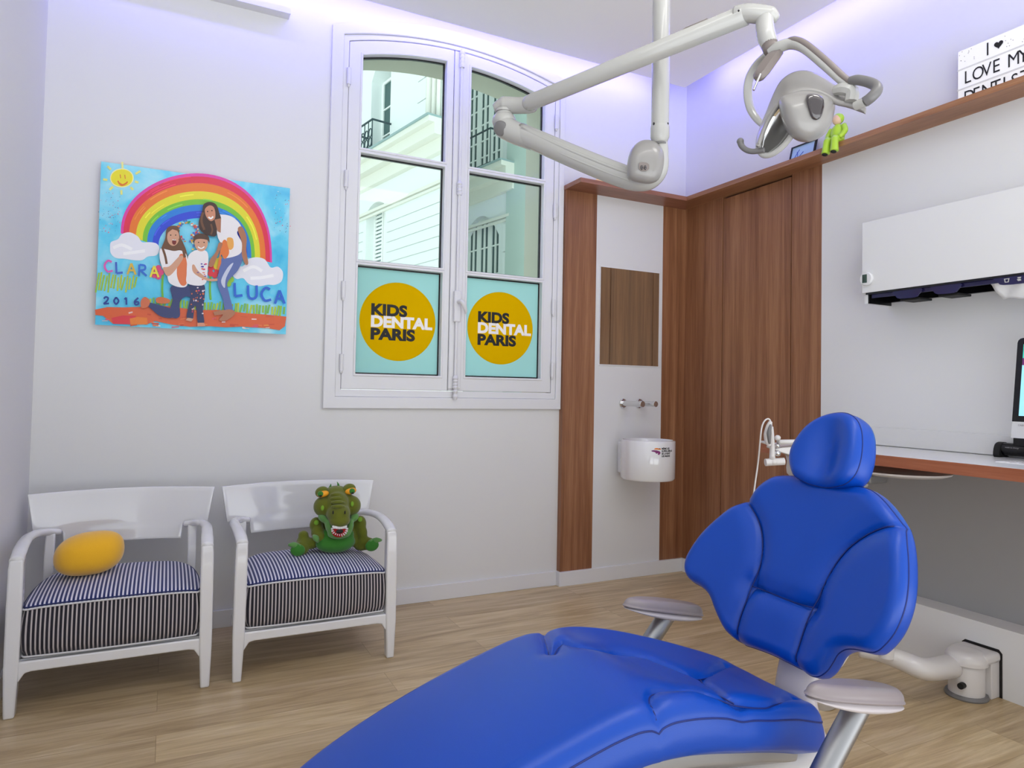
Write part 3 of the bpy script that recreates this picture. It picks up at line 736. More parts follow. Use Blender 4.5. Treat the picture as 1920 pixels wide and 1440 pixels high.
# orange painted ground
pg([(105, 1148), (190, 1130), (300, 1132), (430, 1128), (600, 1122), (800, 1150), (960, 1150), (1150, 1172), (1290, 1182), (1428, 1196), (1418, 1262), (1380, 1290), (1300, 1276), (1230, 1272), (1120, 1265), (1010, 1270), (900, 1262), (760, 1266), (640, 1252), (520, 1226), (460, 1252), (330, 1240), (230, 1246), (160, 1190), (108, 1185)], (224, 94, 44))
for i in range(42):
    x = rng.uniform(120, 1400); y = 1150+rng.uniform(10, 110)+x*.02
    stroke([(x, y), (x+rng.uniform(20, 60), y+rng.uniform(-8, 8))], rng.uniform(4, 12), rng.choice([(236, 120, 60), (206, 70, 36), (240, 200, 190), (226, 84, 110), (240, 150, 60), (244, 232, 232)]) if y > 1225 or rng.random() < .5 else (214, 84, 40), sm=0)
pg([(218, 1205), (300, 1188), (390, 1190), (350, 1250), (230, 1246)], (222, 44, 60)); pg([(345, 1210), (400, 1198), (465, 1204), (470, 1250), (350, 1252)], (236, 126, 34))
# painted flowers and letter
for cx_, cy_, c_ in ((535, 890, (228, 70, 130)), (925, 880, (222, 40, 60)), (965, 830, (232, 210, 40)), (1020, 940, (150, 200, 50))):
    for a in range(5): pg(ell(cx_+26*math.cos(a*1.256), cy_+30*math.sin(a*1.256), 20, 22, 12), c_)
for i in range(60):
    a = rng.uniform(-.4, PI*1.75); rr = rng.uniform(62, 88); x, y = 745+rr*math.cos(a)*.92, 605-rr*math.sin(a)*.85
    pg(ell(x, y, rng.uniform(5, 10), rng.uniform(4, 8), 8), rng.choice([(220, 50, 60), (240, 200, 60), (60, 150, 90), (70, 110, 200), (230, 130, 50), (236, 236, 230)]))
for i in range(30): pg(ell(rng.uniform(770, 805), rng.uniform(560, 760), rng.uniform(5, 9), rng.uniform(5, 8), 8), rng.choice([(220, 50, 60), (240, 200, 60), (60, 150, 90), (70, 110, 200), (236, 236, 230)]))
for i in range(110):   # paint spatter
    if rng.random() < .5: x, y = rng.uniform(130, 280), rng.uniform(340, 620)
    else: x, y = rng.uniform(1340, 1455), rng.uniform(330, 620)
    pg(ell(x, y, rng.uniform(1.5, 5), rng.uniform(1.5, 4), 7), rng.choice([(220, 60, 120), (226, 110, 150), (60, 150, 190), (200, 230, 240), (90, 120, 170)]))
# names painted on the wall
def pword(chars, x0, y0, dx, size, colors, dy=0, wd=14):
    G = {'C': [[(.75, .12), (.35, 0), (0, .45), (.3, .95), (.85, .88)]], 'L': [[(0, 0), (.05, 1)], [(.05, 1), (.7, .93)]], 'A': [[(0, 1), (.4, 0)], [(.4, 0), (.85, 1)], [(.18, .62), (.66, .62)]],
         'R': [[(0, 1), (.05, 0)], [(.05, .02), (.6, .1), (.6, .42), (.08, .52)], [(.2, .52), (.8, 1)]], 'U': [[(0, 0), (.05, .8), (.4, 1), (.75, .8), (.75, 0)]],
         '2': [[(.05, .25), (.35, 0), (.75, .15), (.55, .55), (0, .95)], [(0, .95), (.9, .9)]], '0': [[(.4, 0), (.05, .5), (.4, .95), (.8, .5), (.4, 0)]], '1': [[(.1, .25), (.4, 0)], [(.4, 0), (.42, 1)]], '6': [[(.7, 0), (.1, .5), (.25, .95), (.7, .85), (.65, .55), (.2, .6)]]}
    for i, ch in enumerate(chars):
        for s_ in G[ch]: stroke([(x0+i*dx+px*size*.85, y0+i*dy+py*size) for px, py in s_], wd, colors[i % len(colors)])
pword('CLARA', 172, 812, 79, 78, [(224, 90, 180), (60, 100, 200), (220, 180, 60), (40, 110, 210), (236, 220, 60)], 9)
pword('LUCA', 1068, 965, 93, 92, [(30, 100, 210)], 17, 17)
pword('2016', 165, 1062, 70, 50, [(20, 60, 150)], 2, 12)
# the three people of the photograph print
SK = (214, 160, 130); SK2 = (176, 116, 84); HR = (60, 34, 26); HR2 = (110, 70, 44); JN = (44, 56, 110); WH = (240, 236, 238)
# kneeling girl
pg([(475, 1100), (560, 1120), (640, 1150), (640, 1205), (560, 1196), (500, 1150), (470, 1120)], JN, sm=True)
pg([(430, 1075), (455, 1062), (485, 1090), (470, 1130), (430, 1140), (420, 1105)], (212, 110, 70), sm=True); pg([(525, 1075), (560, 1062), (620, 1080), (610, 1105), (540, 1105)], (210, 110, 60), sm=True)
pg([(630, 990), (750, 985), (770, 1060), (730, 1060), (690, 1100), (690, 1195), (640, 1205), (620, 1160), (640, 1080)], JN, sm=True)
pg([(600, 595), (635, 572), (680, 580), (692, 640), (735, 740), (742, 810), (690, 800), (600, 840), (556, 830), (560, 740), (590, 660)], HR2, sm=True)
pg([(556, 730), (600, 735), (650, 745), (700, 742), (740, 780), (745, 880), (742, 980), (690, 995), (620, 965), (600, 900), (570, 860), (552, 790)], WH, sm=True)
pg([(690, 770), (735, 800), (740, 960), (700, 980), (670, 900)], (228, 120, 70), sm=True)
pg([(575, 860), (620, 850), (690, 780), (712, 800), (640, 900), (600, 915)], SK, sm=True)
pg(ell(645, 650, 42, 60, 22), SK); pg([(600, 625), (620, 580), (668, 580), (686, 610), (640, 595)], HR2); pg(ell(652, 683, 15, 20, 14), (120, 30, 30)); stroke([(640, 668), (664, 670)], 5, (250, 250, 250), sm=0)
stroke([(570, 720), (590, 780), (600, 835)], 16, HR2); stroke([(690, 660), (715, 740), (725, 790)], 18, HR2)
for x in (628, 662): pg(ell(x, 636, 5, 4, 8), (40, 26, 24))
# boy
pg([(760, 975), (855, 975), (862, 1060), (850, 1150), (858, 1240), (815, 1240), (806, 1140), (790, 1130), (780, 1215), (738, 1205), (752, 1120), (765, 1050)], (36, 44, 92), sm=True)
pg([(745, 1205), (785, 1212), (770, 1232), (730, 1222)], SK); pg([(812, 1240), (858, 1240), (868, 1262), (812, 1266)], (222, 150, 120))
pg([(755, 770), (800, 740), (860, 740), (886, 770), (884, 860), (862, 975), (745, 970), (738, 900), (742, 820)], WH, sm=True)
pg([(790, 840), (820, 885), (890, 935), (955, 935), (955, 950), (880, 950), (790, 900), (775, 850)], SK, sm=True)
pg(ell(838, 690, 46, 58, 22), SK); pg([(786, 690), (788, 645), (830, 624), (885, 640), (895, 690), (880, 670), (835, 662), (800, 668)], (84, 54, 38), sm=True); stroke([(815, 716), (838, 728), (860, 716)], 7, (250, 250, 250))
for x in (820, 858): pg(ell(x, 686, 5, 4, 8), (40, 26, 24))
for i in range(26): pg(ell(rng.uniform(770, 860), rng.uniform(990, 1180), rng.uniform(3, 8), rng.uniform(3, 8), 7), rng.choice([(220, 60, 110), (230, 210, 220), (222, 110, 60)]))
for i in range(12): pg(ell(rng.uniform(815, 875), rng.uniform(820, 950), rng.uniform(4, 12), rng.uniform(3, 7), 7), rng.choice([(224, 60, 110), (80, 60, 160), (230, 110, 90)]))
# woman
pg([(985, 790), (1100, 745), (1122, 800), (1090, 880), (1020, 960), (1030, 1040), (1056, 1155), (1005, 1155), (985, 1070), (950, 970), (965, 860)], (92, 110, 170), sm=True)
pg([(1020, 860), (1060, 830), (1010, 930), (1000, 1000), (975, 950)], (200, 206, 226), sm=True)
pg([(1005, 1152), (1055, 1152), (1070, 1180), (1010, 1225), (962, 1222), (985, 1190)], SK2, sm=True); pg([(920, 1165), (1000, 1150), (1010, 1180), (930, 1190)], SK2)
pg([(940, 510), (990, 495), (1060, 515), (1112, 575), (1085, 620), (1118, 690), (1110, 760), (1040, 790), (990, 785), (975, 700), (950, 640)], WH, sm=True)
pg([(985, 680), (1015, 680), (1030, 760), (1000, 800), (975, 770), (975, 830), (950, 880), (960, 800)], (232, 120, 50), sm=True); pg([(1015, 660), (1055, 660), (1060, 720), (1030, 735)], (240, 170, 80), sm=True)
pg([(1090, 595), (1120, 580), (1150, 650), (1148, 740), (1162, 830), (1140, 835), (1118, 770), (1118, 690)], SK2, sm=True)
pg([(960, 690), (985, 700), (950, 780), (920, 850), (890, 850), (900, 805), (940, 750)], SK2, sm=True)
pg([(855, 425), (895, 408), (940, 425), (962, 480), (975, 530), (950, 560), (940, 640), (890, 640), (850, 620), (825, 590), (822, 540), (845, 470)], HR, sm=True)
pg([(930, 530), (975, 520), (972, 620), (950, 610)], SK2)
pg([(865, 455), (895, 432), (925, 445), (936, 490), (930, 525), (905, 540), (880, 520), (866, 490)], (206, 140, 108), sm=True)
stroke([(888, 512), (905, 522), (920, 508)], 11, (250, 250, 250)); stroke([(850, 480), (840, 540), (860, 600)], 16, HR2); stroke([(905, 560), (915, 600), (905, 632)], 12, HR2)
for x, y in ((882, 474), (912, 468)): pg(ell(x, y, 5, 4, 8), (40, 26, 24))
names = sorted(pal, key=pal.get)
finish('painted_print', pb_, names, pic, smooth='keep')
for p in bpy.data.objects['painted_print'].data.polygons: p.use_smooth = False

# ------------------------------------------------------------------ armchairs
def armchair(x0, label):
    """local frame: x 0..0.68 along the wall, front legs at y=2.99"""
    t = thing('armchair', label, 'armchair', (x0+.34, 3.25, 0), group='white armchairs under the picture')
    X = lambda x: x0+x
    W = .68
    rects = lambda c, sx, sy: [(c[0]-sx, c[1]-sy, c[2]), (c[0]+sx, c[1]-sy, c[2]), (c[0]+sx, c[1]+sy, c[2]), (c[0]-sx, c[1]+sy, c[2])]
    def loft(secs):
        bm = bmesh.new(); R_ = [[bm.verts.new(p) for p in s_] for s_ in secs]
        for i in range(len(R_)-1):
            for k in range(len(R_[i])): bm.faces.new((R_[i][k], R_[i][(k+1) % len(R_[i])], R_[i+1][(k+1) % len(R_[i])], R_[i+1][k]))
        bm.faces.new(R_[0][::-1]); bm.faces.new(R_[-1]); return bm
    for sgn in (0, 1):
        fx = lambda d: X(d) if sgn == 0 else X(W-d)
        # front leg: foot, seat, arm corner
        secs = [rects((fx(.022), 3.012, 0), .017, .020), rects((fx(.024), 3.012, .17), .023, .024), rects((fx(.026), 3.012, .40), .024, .024), rects((fx(.027), 3.010, .53), .023, .023), rects((fx(.028), 3.016, .560), .021, .024)]
        finish('leg', loft(secs), 'chair_plastic', t, bevel=.007, bang=25)
        secs = [rects((fx(.075), 3.50, 0), .016, .017), rects((fx(.070), 3.47, .17), .018, .019), rects((fx(.068), 3.465, .45), .018, .018), rects((fx(.070), 3.475, .56), .018, .016)]
        finish('leg', loft(secs), 'chair_plastic', t, bevel=.006, bang=25)
        # armrest sweeping to the back
        path = [(fx(.028), 2.995, .556), (fx(.026), 3.06, .574), (fx(.022), 3.16, .585), (fx(.020), 3.27, .585), (fx(.030), 3.38, .578), (fx(.058), 3.46, .568), (fx(.10), 3.487, .560)]
        bm = bmesh.new(); tube(bm, path, [.023, .024, .023, .022, .021, .020, .018], 14, smooth=5, flat=.75)
        finish('armrest', bm, 'chair_plastic', t, smooth='all')
        bm = bmesh.new(); tube(bm, [(fx(.026), 3.02, .185), (fx(.035), 3.25, .185), (fx(.068), 3.46, .185)], .02, 10, smooth=3, flat=1)
        finish('side_rail', bm, 'chair_plastic', t, smooth='all')
    # front and back rails with curved fillets
    def zb(x, z0, f=.035):   # lower edge with rounded ends
        d = min(x-.046, W-.046-x); return z0-(f-math.sqrt(max(f*f-(f-min(d, f))**2, 0)))*1.0
    n = 30; xs = [.045+(W-.09)*i/n for i in range(n+1)]
    pts = [(X(x), .196) for x in xs][::-1]; low = [(X(x), zb(x, .158)) for x in xs]
    finish('front_rail', plate(bmesh.new(), low+pts, [], XZ, 2.994, 3.026), 'chair_plastic', t, bevel=.005)
    finish('back_rail', B(bmesh.new(), (X(.08), 3.46, .165), (X(W-.08), 3.485, .20)), 'chair_plastic', t, bevel=.004)
    finish('seat_pan', B(bmesh.new(), (X(.045), 3.02, .185), (X(W-.045), 3.46, .198)), 'chair_plastic', t)
    # glossy curved back panel
    out = [(-.012, .722), (.02, .556), (.078, .545), (.09, .528)]
    poly = []
    NX = 40
    def yb(x, z): return 3.540-.055*((x-.34)/.36)**2*(-1)*(-1)+.10*(z-.55)
    topz = lambda x: .722+.006*math.sin(PI*x/W)
    def xl(z): return -.022+(.722-z)*.16
    rows = [.722, .70, .66, .62, .58, .556, .545, .53, .515, .50, .488]
    bm = bmesh.new(); G = []
    for z in rows:
        a = xl(z); row = []
        for i in range(NX+1):
            x = a+(W-2*a)*i/NX; zz = z+(.006*math.sin(PI*i/NX) if z > .6 else (.008*math.sin(PI*i/NX) if z < .55 else 0))
            row.append(bm.verts.new((X(x), yb(x, z), zz)))
        G.append(row)
    for i in range(len(G)-1):
        for k in range(NX):
            if rows[i] > .556 or 6 <= k < NX-6: bm.faces.new((G[i][k], G[i+1][k], G[i+1][k+1], G[i][k+1])).smooth = True
    bmesh.ops.delete(bm, geom=[v_ for v_ in bm.verts if not v_.link_faces], context='VERTS')
    o = finish('backrest', bm, 'chair_back_plastic', t, smooth='all'); sm = o.modifiers.new('s', 'SOLIDIFY'); sm.thickness = .012; sm.offset = 0
    bv = o.modifiers.new('b', 'BEVEL'); bv.width = .003; bv.segments = 2; bv.angle_limit = math.radians(50)
    # striped cushion
    ol = smooth_loop([(X(.052), 3.02), (X(.10), 3.0), (X(.34), 2.992), (X(.58), 3.0), (X(W-.052), 3.02), (X(W-.046), 3.14), (X(W-.055), 3.27), (X(W-.085), 3.38), (X(W-.15), 3.455), (X(W-.26), 3.475), (X(.34), 3.478), (X(.26), 3.475), (X(.15), 3.455), (X(.085), 3.38), (X(.055), 3.27), (X(.046), 3.14)], 6)
    cx_, cy_ = X(.34), 3.22
    top = lambda a, b: .372+.052*np.clip(1-((a-cx_)/.30)**2, 0, 1)**.6*np.clip(1-((b-cy_-.02)/.27)**2, 0, 1)**.6
    o, e3, l3 = cushion('seat_cushion', ol, (cx_, cy_), lambda a, b: top(a, b)+.012, .012, lambda a, b: .206+0*a, lambda a, b, h: (a, b, h), ['stripe_top', 'stripe_side'], t, step=.012, nr=26, side_mi=1, bulge=.010, uvs=True)
    up_ = Vector((0, 0, .0))
    def off(l, k, dz): return [Vector((cx_+(p.x-cx_)*k, cy_+(p.y-cy_)*k, p.z+dz)) for p in l]
    seam_tubes('piping', [(off(e3, 1.008, -.001), True)], .0036, 'piping_white', o)
    seam_tubes('piping', [(off(e3, .998, .006), True)], .0028, 'piping_navy', o)
    seam_tubes('piping', [(off(l3, 1.0, .004), True)], .0034, 'piping_white', o)
    return t
armchair(-.492, 'white plastic armchair nearest the left wall with a yellow plush on its striped cushion')
armchair(.262, 'white plastic armchair with a green crocodile plush on its striped cushion')

# plain yellow plush
t = thing('plush_toy', 'plain yellow oblong plush lying on the left striped armchair cushion', 'plush', (-.16, 3.28, .42))
bm = bmesh.new(); ellipsoid(bm, (0, 0, 0), (1, 1, 1), seg=48, rings=32)
pc_ = at(168, 1039, 'y', 3.24)
for v in bm.verts:
    x, y, z = v.co; sx = math.copysign(abs(x)**.8, x); sz = math.copysign(abs(z)**.85, z)
    v.co = Vector((pc_.x+.122*sx, pc_.y+.095*y, pc_.z+.004+.084*sz*(1+.04*x)+.012*x))
finish('plush_body', bm, 'plush_yellow', t, smooth='all')

# ------------------------------------------------------------------ crocodile plush
KC = 3.15/FPX/8.47
def cc(cx, cy, dy=0): return at(530+cx/8.47, 890+cy/8.47, 'y', 3.27+dy)
t = thing('crocodile_plush', 'green crocodile plush with open toothy mouth sitting on the right striped armchair cushion', 'plush', tuple(cc(850, 1200)))
def blob(name, parts, m, parent, vox=.006, sm=8):
    bm = bmesh.new()
    for p in parts:
        c, r = p[0], p[1]; rot = p[2] if len(p) > 2 else None
        ellipsoid(bm, c, r, rot, 20, 14)
    o = finish(name, bm, m, parent, smooth='all')
    if len(parts) > 1:
        a = o.modifiers.new('r', 'REMESH'); a.mode = 'VOXEL'; a.voxel_size = vox; a.use_smooth_shade = True
        b = o.modifiers.new('s', 'SMOOTH'); b.factor = .5; b.iterations = sm
    return o
k = KC
def E_(cx, cy, rx, rz, ry=None, dy=0, rot=None): return (cc(cx, cy, dy), (rx*k, (ry if ry else rx)*k, rz*k), rot)
ry_ = lambda a: Matrix.Rotation(math.radians(a), 3, 'Y')
bodyo = blob('body', [E_(860, 930, 340, 260, 250, .03), E_(850, 1030, 350, 190, 250, .02), E_(530, 800, 105, 130, 100, -.01), E_(560, 920, 110, 120, 100, -.03), E_(590, 985, 95, 90, 90, -.05), E_(1230, 780, 105, 140, 100, 0), E_(1265, 930, 85, 130, 90, -.01), E_(1290, 1060, 110, 90, 110, -.01),
             E_(330, 960, 85, 75, 80, 0), E_(330, 1060, 110, 90, 130, -.0), E_(450, 1090, 130, 90, 150, 0), E_(300, 1170, 120, 115, 90, -.03), E_(1370, 1100, 120, 105, 90, -.02), E_(1250, 1130, 120, 80, 120, 0), E_(850, 760, 260, 150, 180, .02)], 'plush_olive', t)
blob('belly', [E_(840, 1075, 320, 165, 190, -.045), E_(860, 960, 280, 150, 150, -.04)], 'plush_green', t)
head = blob('head', [E_(850, 360, 250, 190, 200, -.02), E_(655, 505, 165, 165, 170, -.04), E_(1080, 490, 165, 165, 170, -.04), E_(860, 480, 190, 220, 220, -.06), E_(885, 620, 185, 170, 220, -.10), E_(905, 730, 165, 105, 150, -.125)], 'plush_olive', t, sm=6)
jaw = blob('jaw', [E_(640, 690, 90, 60, 110, -.06, ry_(38)), E_(1130, 680, 90, 60, 110, -.06, ry_(-38)), E_(735, 820, 60, 110, 110, -.09, ry_(-14)), E_(1065, 820, 55, 120, 110, -.09, ry_(12)), E_(900, 930, 190, 90, 120, -.10)], 'plush_jaw', t, sm=5)
finish('mouth', ellipsoid(bmesh.new(), cc(903, 885, -.131), (126*k, 50*k, 108*k)), 'red_felt', jaw, smooth='all')
finish('throat', ellipsoid(bmesh.new(), cc(905, 902, -.146), (58*k, 14*k, 34*k)), 'black_flat', jaw, smooth='all')
bm = bmesh.new()
for i in range(11):
    a = PI+PI*i/10; x = 903+122*math.cos(a); y = 860-112*math.sin(a)
    cyl(bm, cc(x, y, -.134), cc(x+(903-x)*.22, y+(860-y)*.22, -.146), .0052, .001, 8)
for i in range(9): cyl(bm, cc(800+i*26, 812+14*math.sin(PI*i/8), -.148), cc(803+i*25, 852+14*math.sin(PI*i/8), -.152), .0050, .0025, 8)
finish('teeth', bm, 'white_flat', jaw)
bm = bmesh.new()
for y, x0_, x1_, dd in ((318, 765, 955, -.088), (378, 765, 970, -.104), (440, 772, 982, -.122), (505, 780, 985, -.142)):
    tube(bm, [cc(x0_, y+6, dd+.012), cc((x0_*2+x1_)/3, y, dd), (cc((x0_+2*x1_)/3, y, dd)), cc(x1_, y+6, dd+.012)], [.005, .009, .009, .005], 10, smooth=4)
finish('snout_ridges', bm, 'plush_olive', head, smooth='all')
for x in (800, 990): finish('nostril', ellipsoid(bmesh.new(), cc(x, 600, -.165), (12*k, 10*k, 30*k), seg=12, rings=8), 'black_flat', head, smooth='all')
for sx, ex, ey in ((-1, 620, 285), (1, 1060, 240)):
    finish('eyelid', ellipsoid(bmesh.new(), cc(ex+sx*(-5), ey-10, -.045), (108*k, 80*k, 88*k), ry_(-14 if sx < 0 else -10)), 'plush_olive', head, smooth='all')
    finish('eye', ellipsoid(bmesh.new(), cc(ex+20, ey+20, -.062), (92*k, 70*k, 52*k), ry_(-10)), 'orange', head, smooth='all')
    px_ = ex-22 if sx < 0 else ex+42
    finish('eye_patch', ellipsoid(bmesh.new(), cc(px_, ey+22, -.078), (46*k, 40*k, 46*k)), 'plush_green', head, smooth='all')
    finish('pupil', ellipsoid(bmesh.new(), cc(px_+6, ey+54, -.088), (24*k, 18*k, 15*k)), 'black_flat', head, smooth='all')
for x, y, dd in ((632, 530, -.093), (1105, 465, -.092)): finish('cheek_spot', ellipsoid(bmesh.new(), cc(x, y, dd), (26*k, 14*k, 42*k), seg=16, rings=10), 'plush_lime', head, smooth='all')
for x, y, dd in ((535, 760, -.045), (1228, 710, -.035)): finish('shoulder_spot', ellipsoid(bmesh.new(), cc(x, y, dd), (38*k, 14*k, 40*k), seg=16, rings=10), 'plush_lime', bodyo, smooth='all')
for x, y, tx, ty in ((745, 235, 765, 142), (900, 215, 862, 112)):
    bm = bmesh.new(); tube(bm, [cc(x, y, -.01), cc((x*2+tx)/3, (y*2+ty)/3, -.01), cc((x+2*tx)/3+4, (y+2*ty)/3, -.01), cc(tx, ty, -.01)], [.011, .010, .006, .001], 10, flat=.6, smooth=3)
    finish('head_spike', bm, 'plush_green', head, smooth='all')
for fx_, fy_, sg in ((240, 1200, -1), (1420, 1125, 1)):
    finish('foot_sole', ellipsoid(bmesh.new(), cc(fx_, fy_, -.065), (112*k, 40*k, 92*k), ry_(-8*sg)), 'plush_green', bodyo, smooth='all')
    for a_, b_, c_, d_ in (((fx_, fy_-60, fx_+sg*150, fy_-85)), ((fx_-sg*20, fy_-50, fx_-sg*20+sg*20, fy_-30))):
        bm = bmesh.new(); tube(bm, [cc(a_, b_, -.05), cc((a_+c_)/2, (b_+d_)/2-12, -.065), cc(c_, d_, -.06)], [.014, .013, .005], 10, smooth=3); finish('toe', bm, 'plush_jaw', bodyo, smooth='all')
bm = bmesh.new(); tube(bm, [cc(490, 970, -.06), cc(530, 1010, -.085), cc(560, 1070, -.08)], [.006, .014, .005], 10, smooth=3); finish('paw', bm, 'plush_jaw', bodyo, smooth='all')

# ------------------------------------------------------------------ treatment chair
dc = thing('dental_chair', 'bright blue leather treatment chair with egg shaped headrest and grey armrests', 'dental chair', (1.2, 1.22, 0))
YC = 1.22
OB = Vector((1.31, YC, .558)); eu = Vector((0, -1, 0)); ev = Vector((.329, 0, .944)).normalized(); en = eu.cross(ev)
if en.x > 0: en = -en
def b3(u, v, h): return OB+eu*float(u)+ev*float(v)+en*float(h)
CURV = .5
def bpix(x, y, org=OB, off=0.0, curv=CURV):
    d = ray(x, y); h = off
    for _ in range(12):
        o = org+en*h; t_ = (o-CAM).dot(en)/d.dot(en); p = CAM+d*t_-org; u = p.dot(eu); v = p.dot(ev); h = off+curv*u*u
    return (u, v)
c3_ = lambda x, y: (1240+x/2.6667, 740+y/2.6667)
outl = [(590, 394), (540, 402), (480, 440), (408, 510), (330, 555), (250, 620), (180, 690), (122, 775), (100, 830), (100, 880), (125, 922), (180, 955), (222, 1000), (245, 1060), (270, 1120), (300, 1178), (340, 1218), (378, 1240), (440, 1260), (520, 1290), (600, 1330), (660, 1366), (715, 1396), (755, 1398), (795, 1370), (825, 1325), (850, 1285), (890, 1262), (940, 1262), (1000, 1275), (1040, 1272), (1080, 1240), (1125, 1185), (1160, 1115), (1186, 1030), (1198, 940), (1200, 850), (1196, 770), (1182, 690), (1150, 615), (1100, 540), (1040, 480), (980, 452), (880, 440), (780, 425), (700, 408), (640, 396)]
ob = smooth_loop([bpix(*c3_(*p)) for p in outl], 4)
S1 = [(408, 510), (450, 565), (485, 630), (503, 700), (505, 780), (495, 850), (470, 920), (450, 965), (425, 1030), (395, 1110), (378, 1180), (372, 1242)]
S2 = [(1190, 650), (1110, 665), (1030, 700), (950, 755), (890, 820), (845, 890), (810, 960), (785, 1020), (760, 1065), (730, 1130), (705, 1200), (680, 1280), (668, 1320), (672, 1368)]
S3 = [(455, 958), (530, 985), (620, 1022), (700, 1050), (758, 1064)]
sms = [[bpix(*c3_(*p), off=-.012) for p in S_] for S_ in (S1, S2, S3)]
sms = [[(q.x, q.y) for q in catmull([(a, b, 0) for a, b in S_], 4)] for S_ in sms]
def btop(a, b): return CURV*a*a+.006
br_, e3, l3 = cushion('backrest', ob, (0, .26), btop, .030, lambda a, b: CURV*a*a-.062, b3, 'blue_leather', dc, step=.006, nr=70, seams=sms, groove=.009, gw=.006, puff=.012, pw=.028, bulge=.002)
OBn = np.array(ob)
def surf_line(S_, h=-.0145):
    out = []
    for a, b in S_:
        d_ = poly_dist([(a, b)], OBn)[0]; e_ = max(.030-d_, 0)
        if d_ > .011: out.append(b3(a, b, CURV*a*a+.006+h-(.030-math.sqrt(max(.0009-e_*e_, 0)))))
    return out
seam_tubes('seam', [(surf_line(S_, -.0185), False) for S_ in sms], .0016, 'blue_seam', br_)
seam_tubes('edge_piping', [([p-en*.001 for p in e3], True), ([p-en*.014 for p in e3], True)], .0018, 'blue_seam', br_)
# rear shell of the backrest
ob2 = [(a*.93, .26+(b-.26)*.93) for a, b in ob]
cushion('backrest_shell', ob2, (0, .26), lambda a, b: CURV*a*a-.05, .004, lambda a, b: CURV*a*a-.085, b3, 'unit_plastic', dc, step=.012, nr=12)
# headrest
hr = [(645, 388), (632, 330), (640, 270), (670, 212), (720, 150), (785, 104), (850, 82), (910, 84), (958, 112), (985, 162), (993, 230), (986, 310), (965, 378), (930, 424), (880, 448), (800, 452), (720, 438), (672, 414)]
OH = OB+eu*.015
def h3(u, v, h): return OH+eu*float(u)+ev*float(v)+en*float(h)
oh = smooth_loop([bpix(*c3_(*p), org=OH, off=.03, curv=0) for p in hr], 5)
hc = np.mean(np.array(oh), 0)
def htop(a, b):
    q = (a-hc[0])/.062; p = (b-hc[1])/.085
    return .042-.026*np.exp(-((q-.05)**2)*2.6-(p+.15)**2*.8)
ho, e3, l3 = cushion('headrest', oh, tuple(hc), htop, .026, lambda a, b: -.038+0*a, h3, 'blue_leather', dc, step=.004, nr=50, bulge=.003)
seam_tubes('edge_piping', [([p+en*.004 for p in e3], True), ([p-en*.012 for p in e3], True)], .0013, 'blue_seam', ho)
finish('headrest_bar', B(bmesh.new(), (hc[0]*0+1.50, YC-.05, .93), (1.53, YC+.02, 1.06)), 'aluminium', dc, bevel=.006)
# seat and leg rest
zx = [(.05, .33), (.12, .372), (.237, .444), (.342, .495), (.478, .548), (.652, .603), (.761, .629), (.848, .631), (.939, .619), (1.08, .584), (1.2, .550), (1.28, .522), (1.36, .495)]
ZX = np.array(zx)
def spl(x):
    """smoothed height profile"""
    x = np.asarray(x, float); r = 0
    for dx_ in (-.05, -.025, 0, .025, .05): r = r+np.interp(x+dx_, ZX[:, 0], ZX[:, 1])
    return r/5
wx = np.array([(.08, .0), (.085, .08), (.11, .13), (.16, .165), (.24, .19), (.35, .207), (.5, .217), (.65, .222), (.8, .226), (.9, .226), (1.0, .219), (1.1, .206), (1.2, .190), (1.27, .176), (1.315, .155), (1.338, .11), (1.345, 0)])
so = [(float(x), YC+float(w_)) for x, w_ in wx]+[(float(x), YC-float(w_)) for x, w_ in wx[-2:0:-1]]
so = smooth_loop(so, 4)
def stop(a, b):
    a = np.asarray(a, float); b = np.asarray(b, float)
    sad = np.clip((a-.80)/.14, 0, 1); sad = sad*sad*(3-2*sad)
    e = np.clip(1-(np.abs(b-YC)/.19)**2, 0, 1)
    lum = np.clip((a-1.20)/.1, 0, 1)
    return spl(a)+.012-.020*sad*(1-.3*lum)*e+.012*(1-sad)*e
def s3(a, b, h): return Vector((float(a), float(b), float(h)))
SO = np.array(so)
def sfull(a, b):
    from_edge = poly_dist([(a, b)], SO)[0]
    x0 = np.interp(a, wx[:, 0], wx[:, 1])
    if abs(b-YC) > x0 or a > 1.345 or a < .08: return -9.0
    dd_ = max(.040-from_edge, 0); return float(stop(a, b))-(.040-math.sqrt(max(.0016-dd_*dd_, 0)))
def spix(x, y):
    d = ray(x, y); lo = .6; p = None
    t_ = .5
    while t_ < 3:
        p = CAM+d*t_
        if p.z < sfull(p.x, p.y)-.0135: break
        t_ += .004
    return (p.x, p.y)
c5_ = lambda x, y: (1150+x/3.254, 1090+y/3.254)
c4_ = lambda x, y: (500+x/2.743, 1100+y/2.743)
T1 = [c5_(*p) for p in [(268, 975), (270, 900), (258, 830), (235, 770), (220, 740), (222, 710), (250, 690), (330, 685), (450, 690), (560, 705), (650, 730), (740, 755), (830, 772), (900, 775), (950, 770), (1010, 745), (1060, 735), (1110, 738)]]
T2 = [c4_(*p) for p in [(1375, 252), (1430, 270), (1520, 300), (1620, 330), (1750, 355)]]+[c5_(*p) for p in [(0, 458), (100, 468), (200, 488), (280, 520), (380, 560), (440, 585), (490, 597), (530, 597), (580, 585), (630, 560), (692, 531)]]
T3 = [c5_(*p) for p in [(530, 600), (560, 640), (620, 680), (675, 712), (735, 747)]]
sst = [[(q.x, q.y) for q in catmull([(*spix(*p), 0) for p in T_], 4)] for T_ in (T1, T2, T3)]
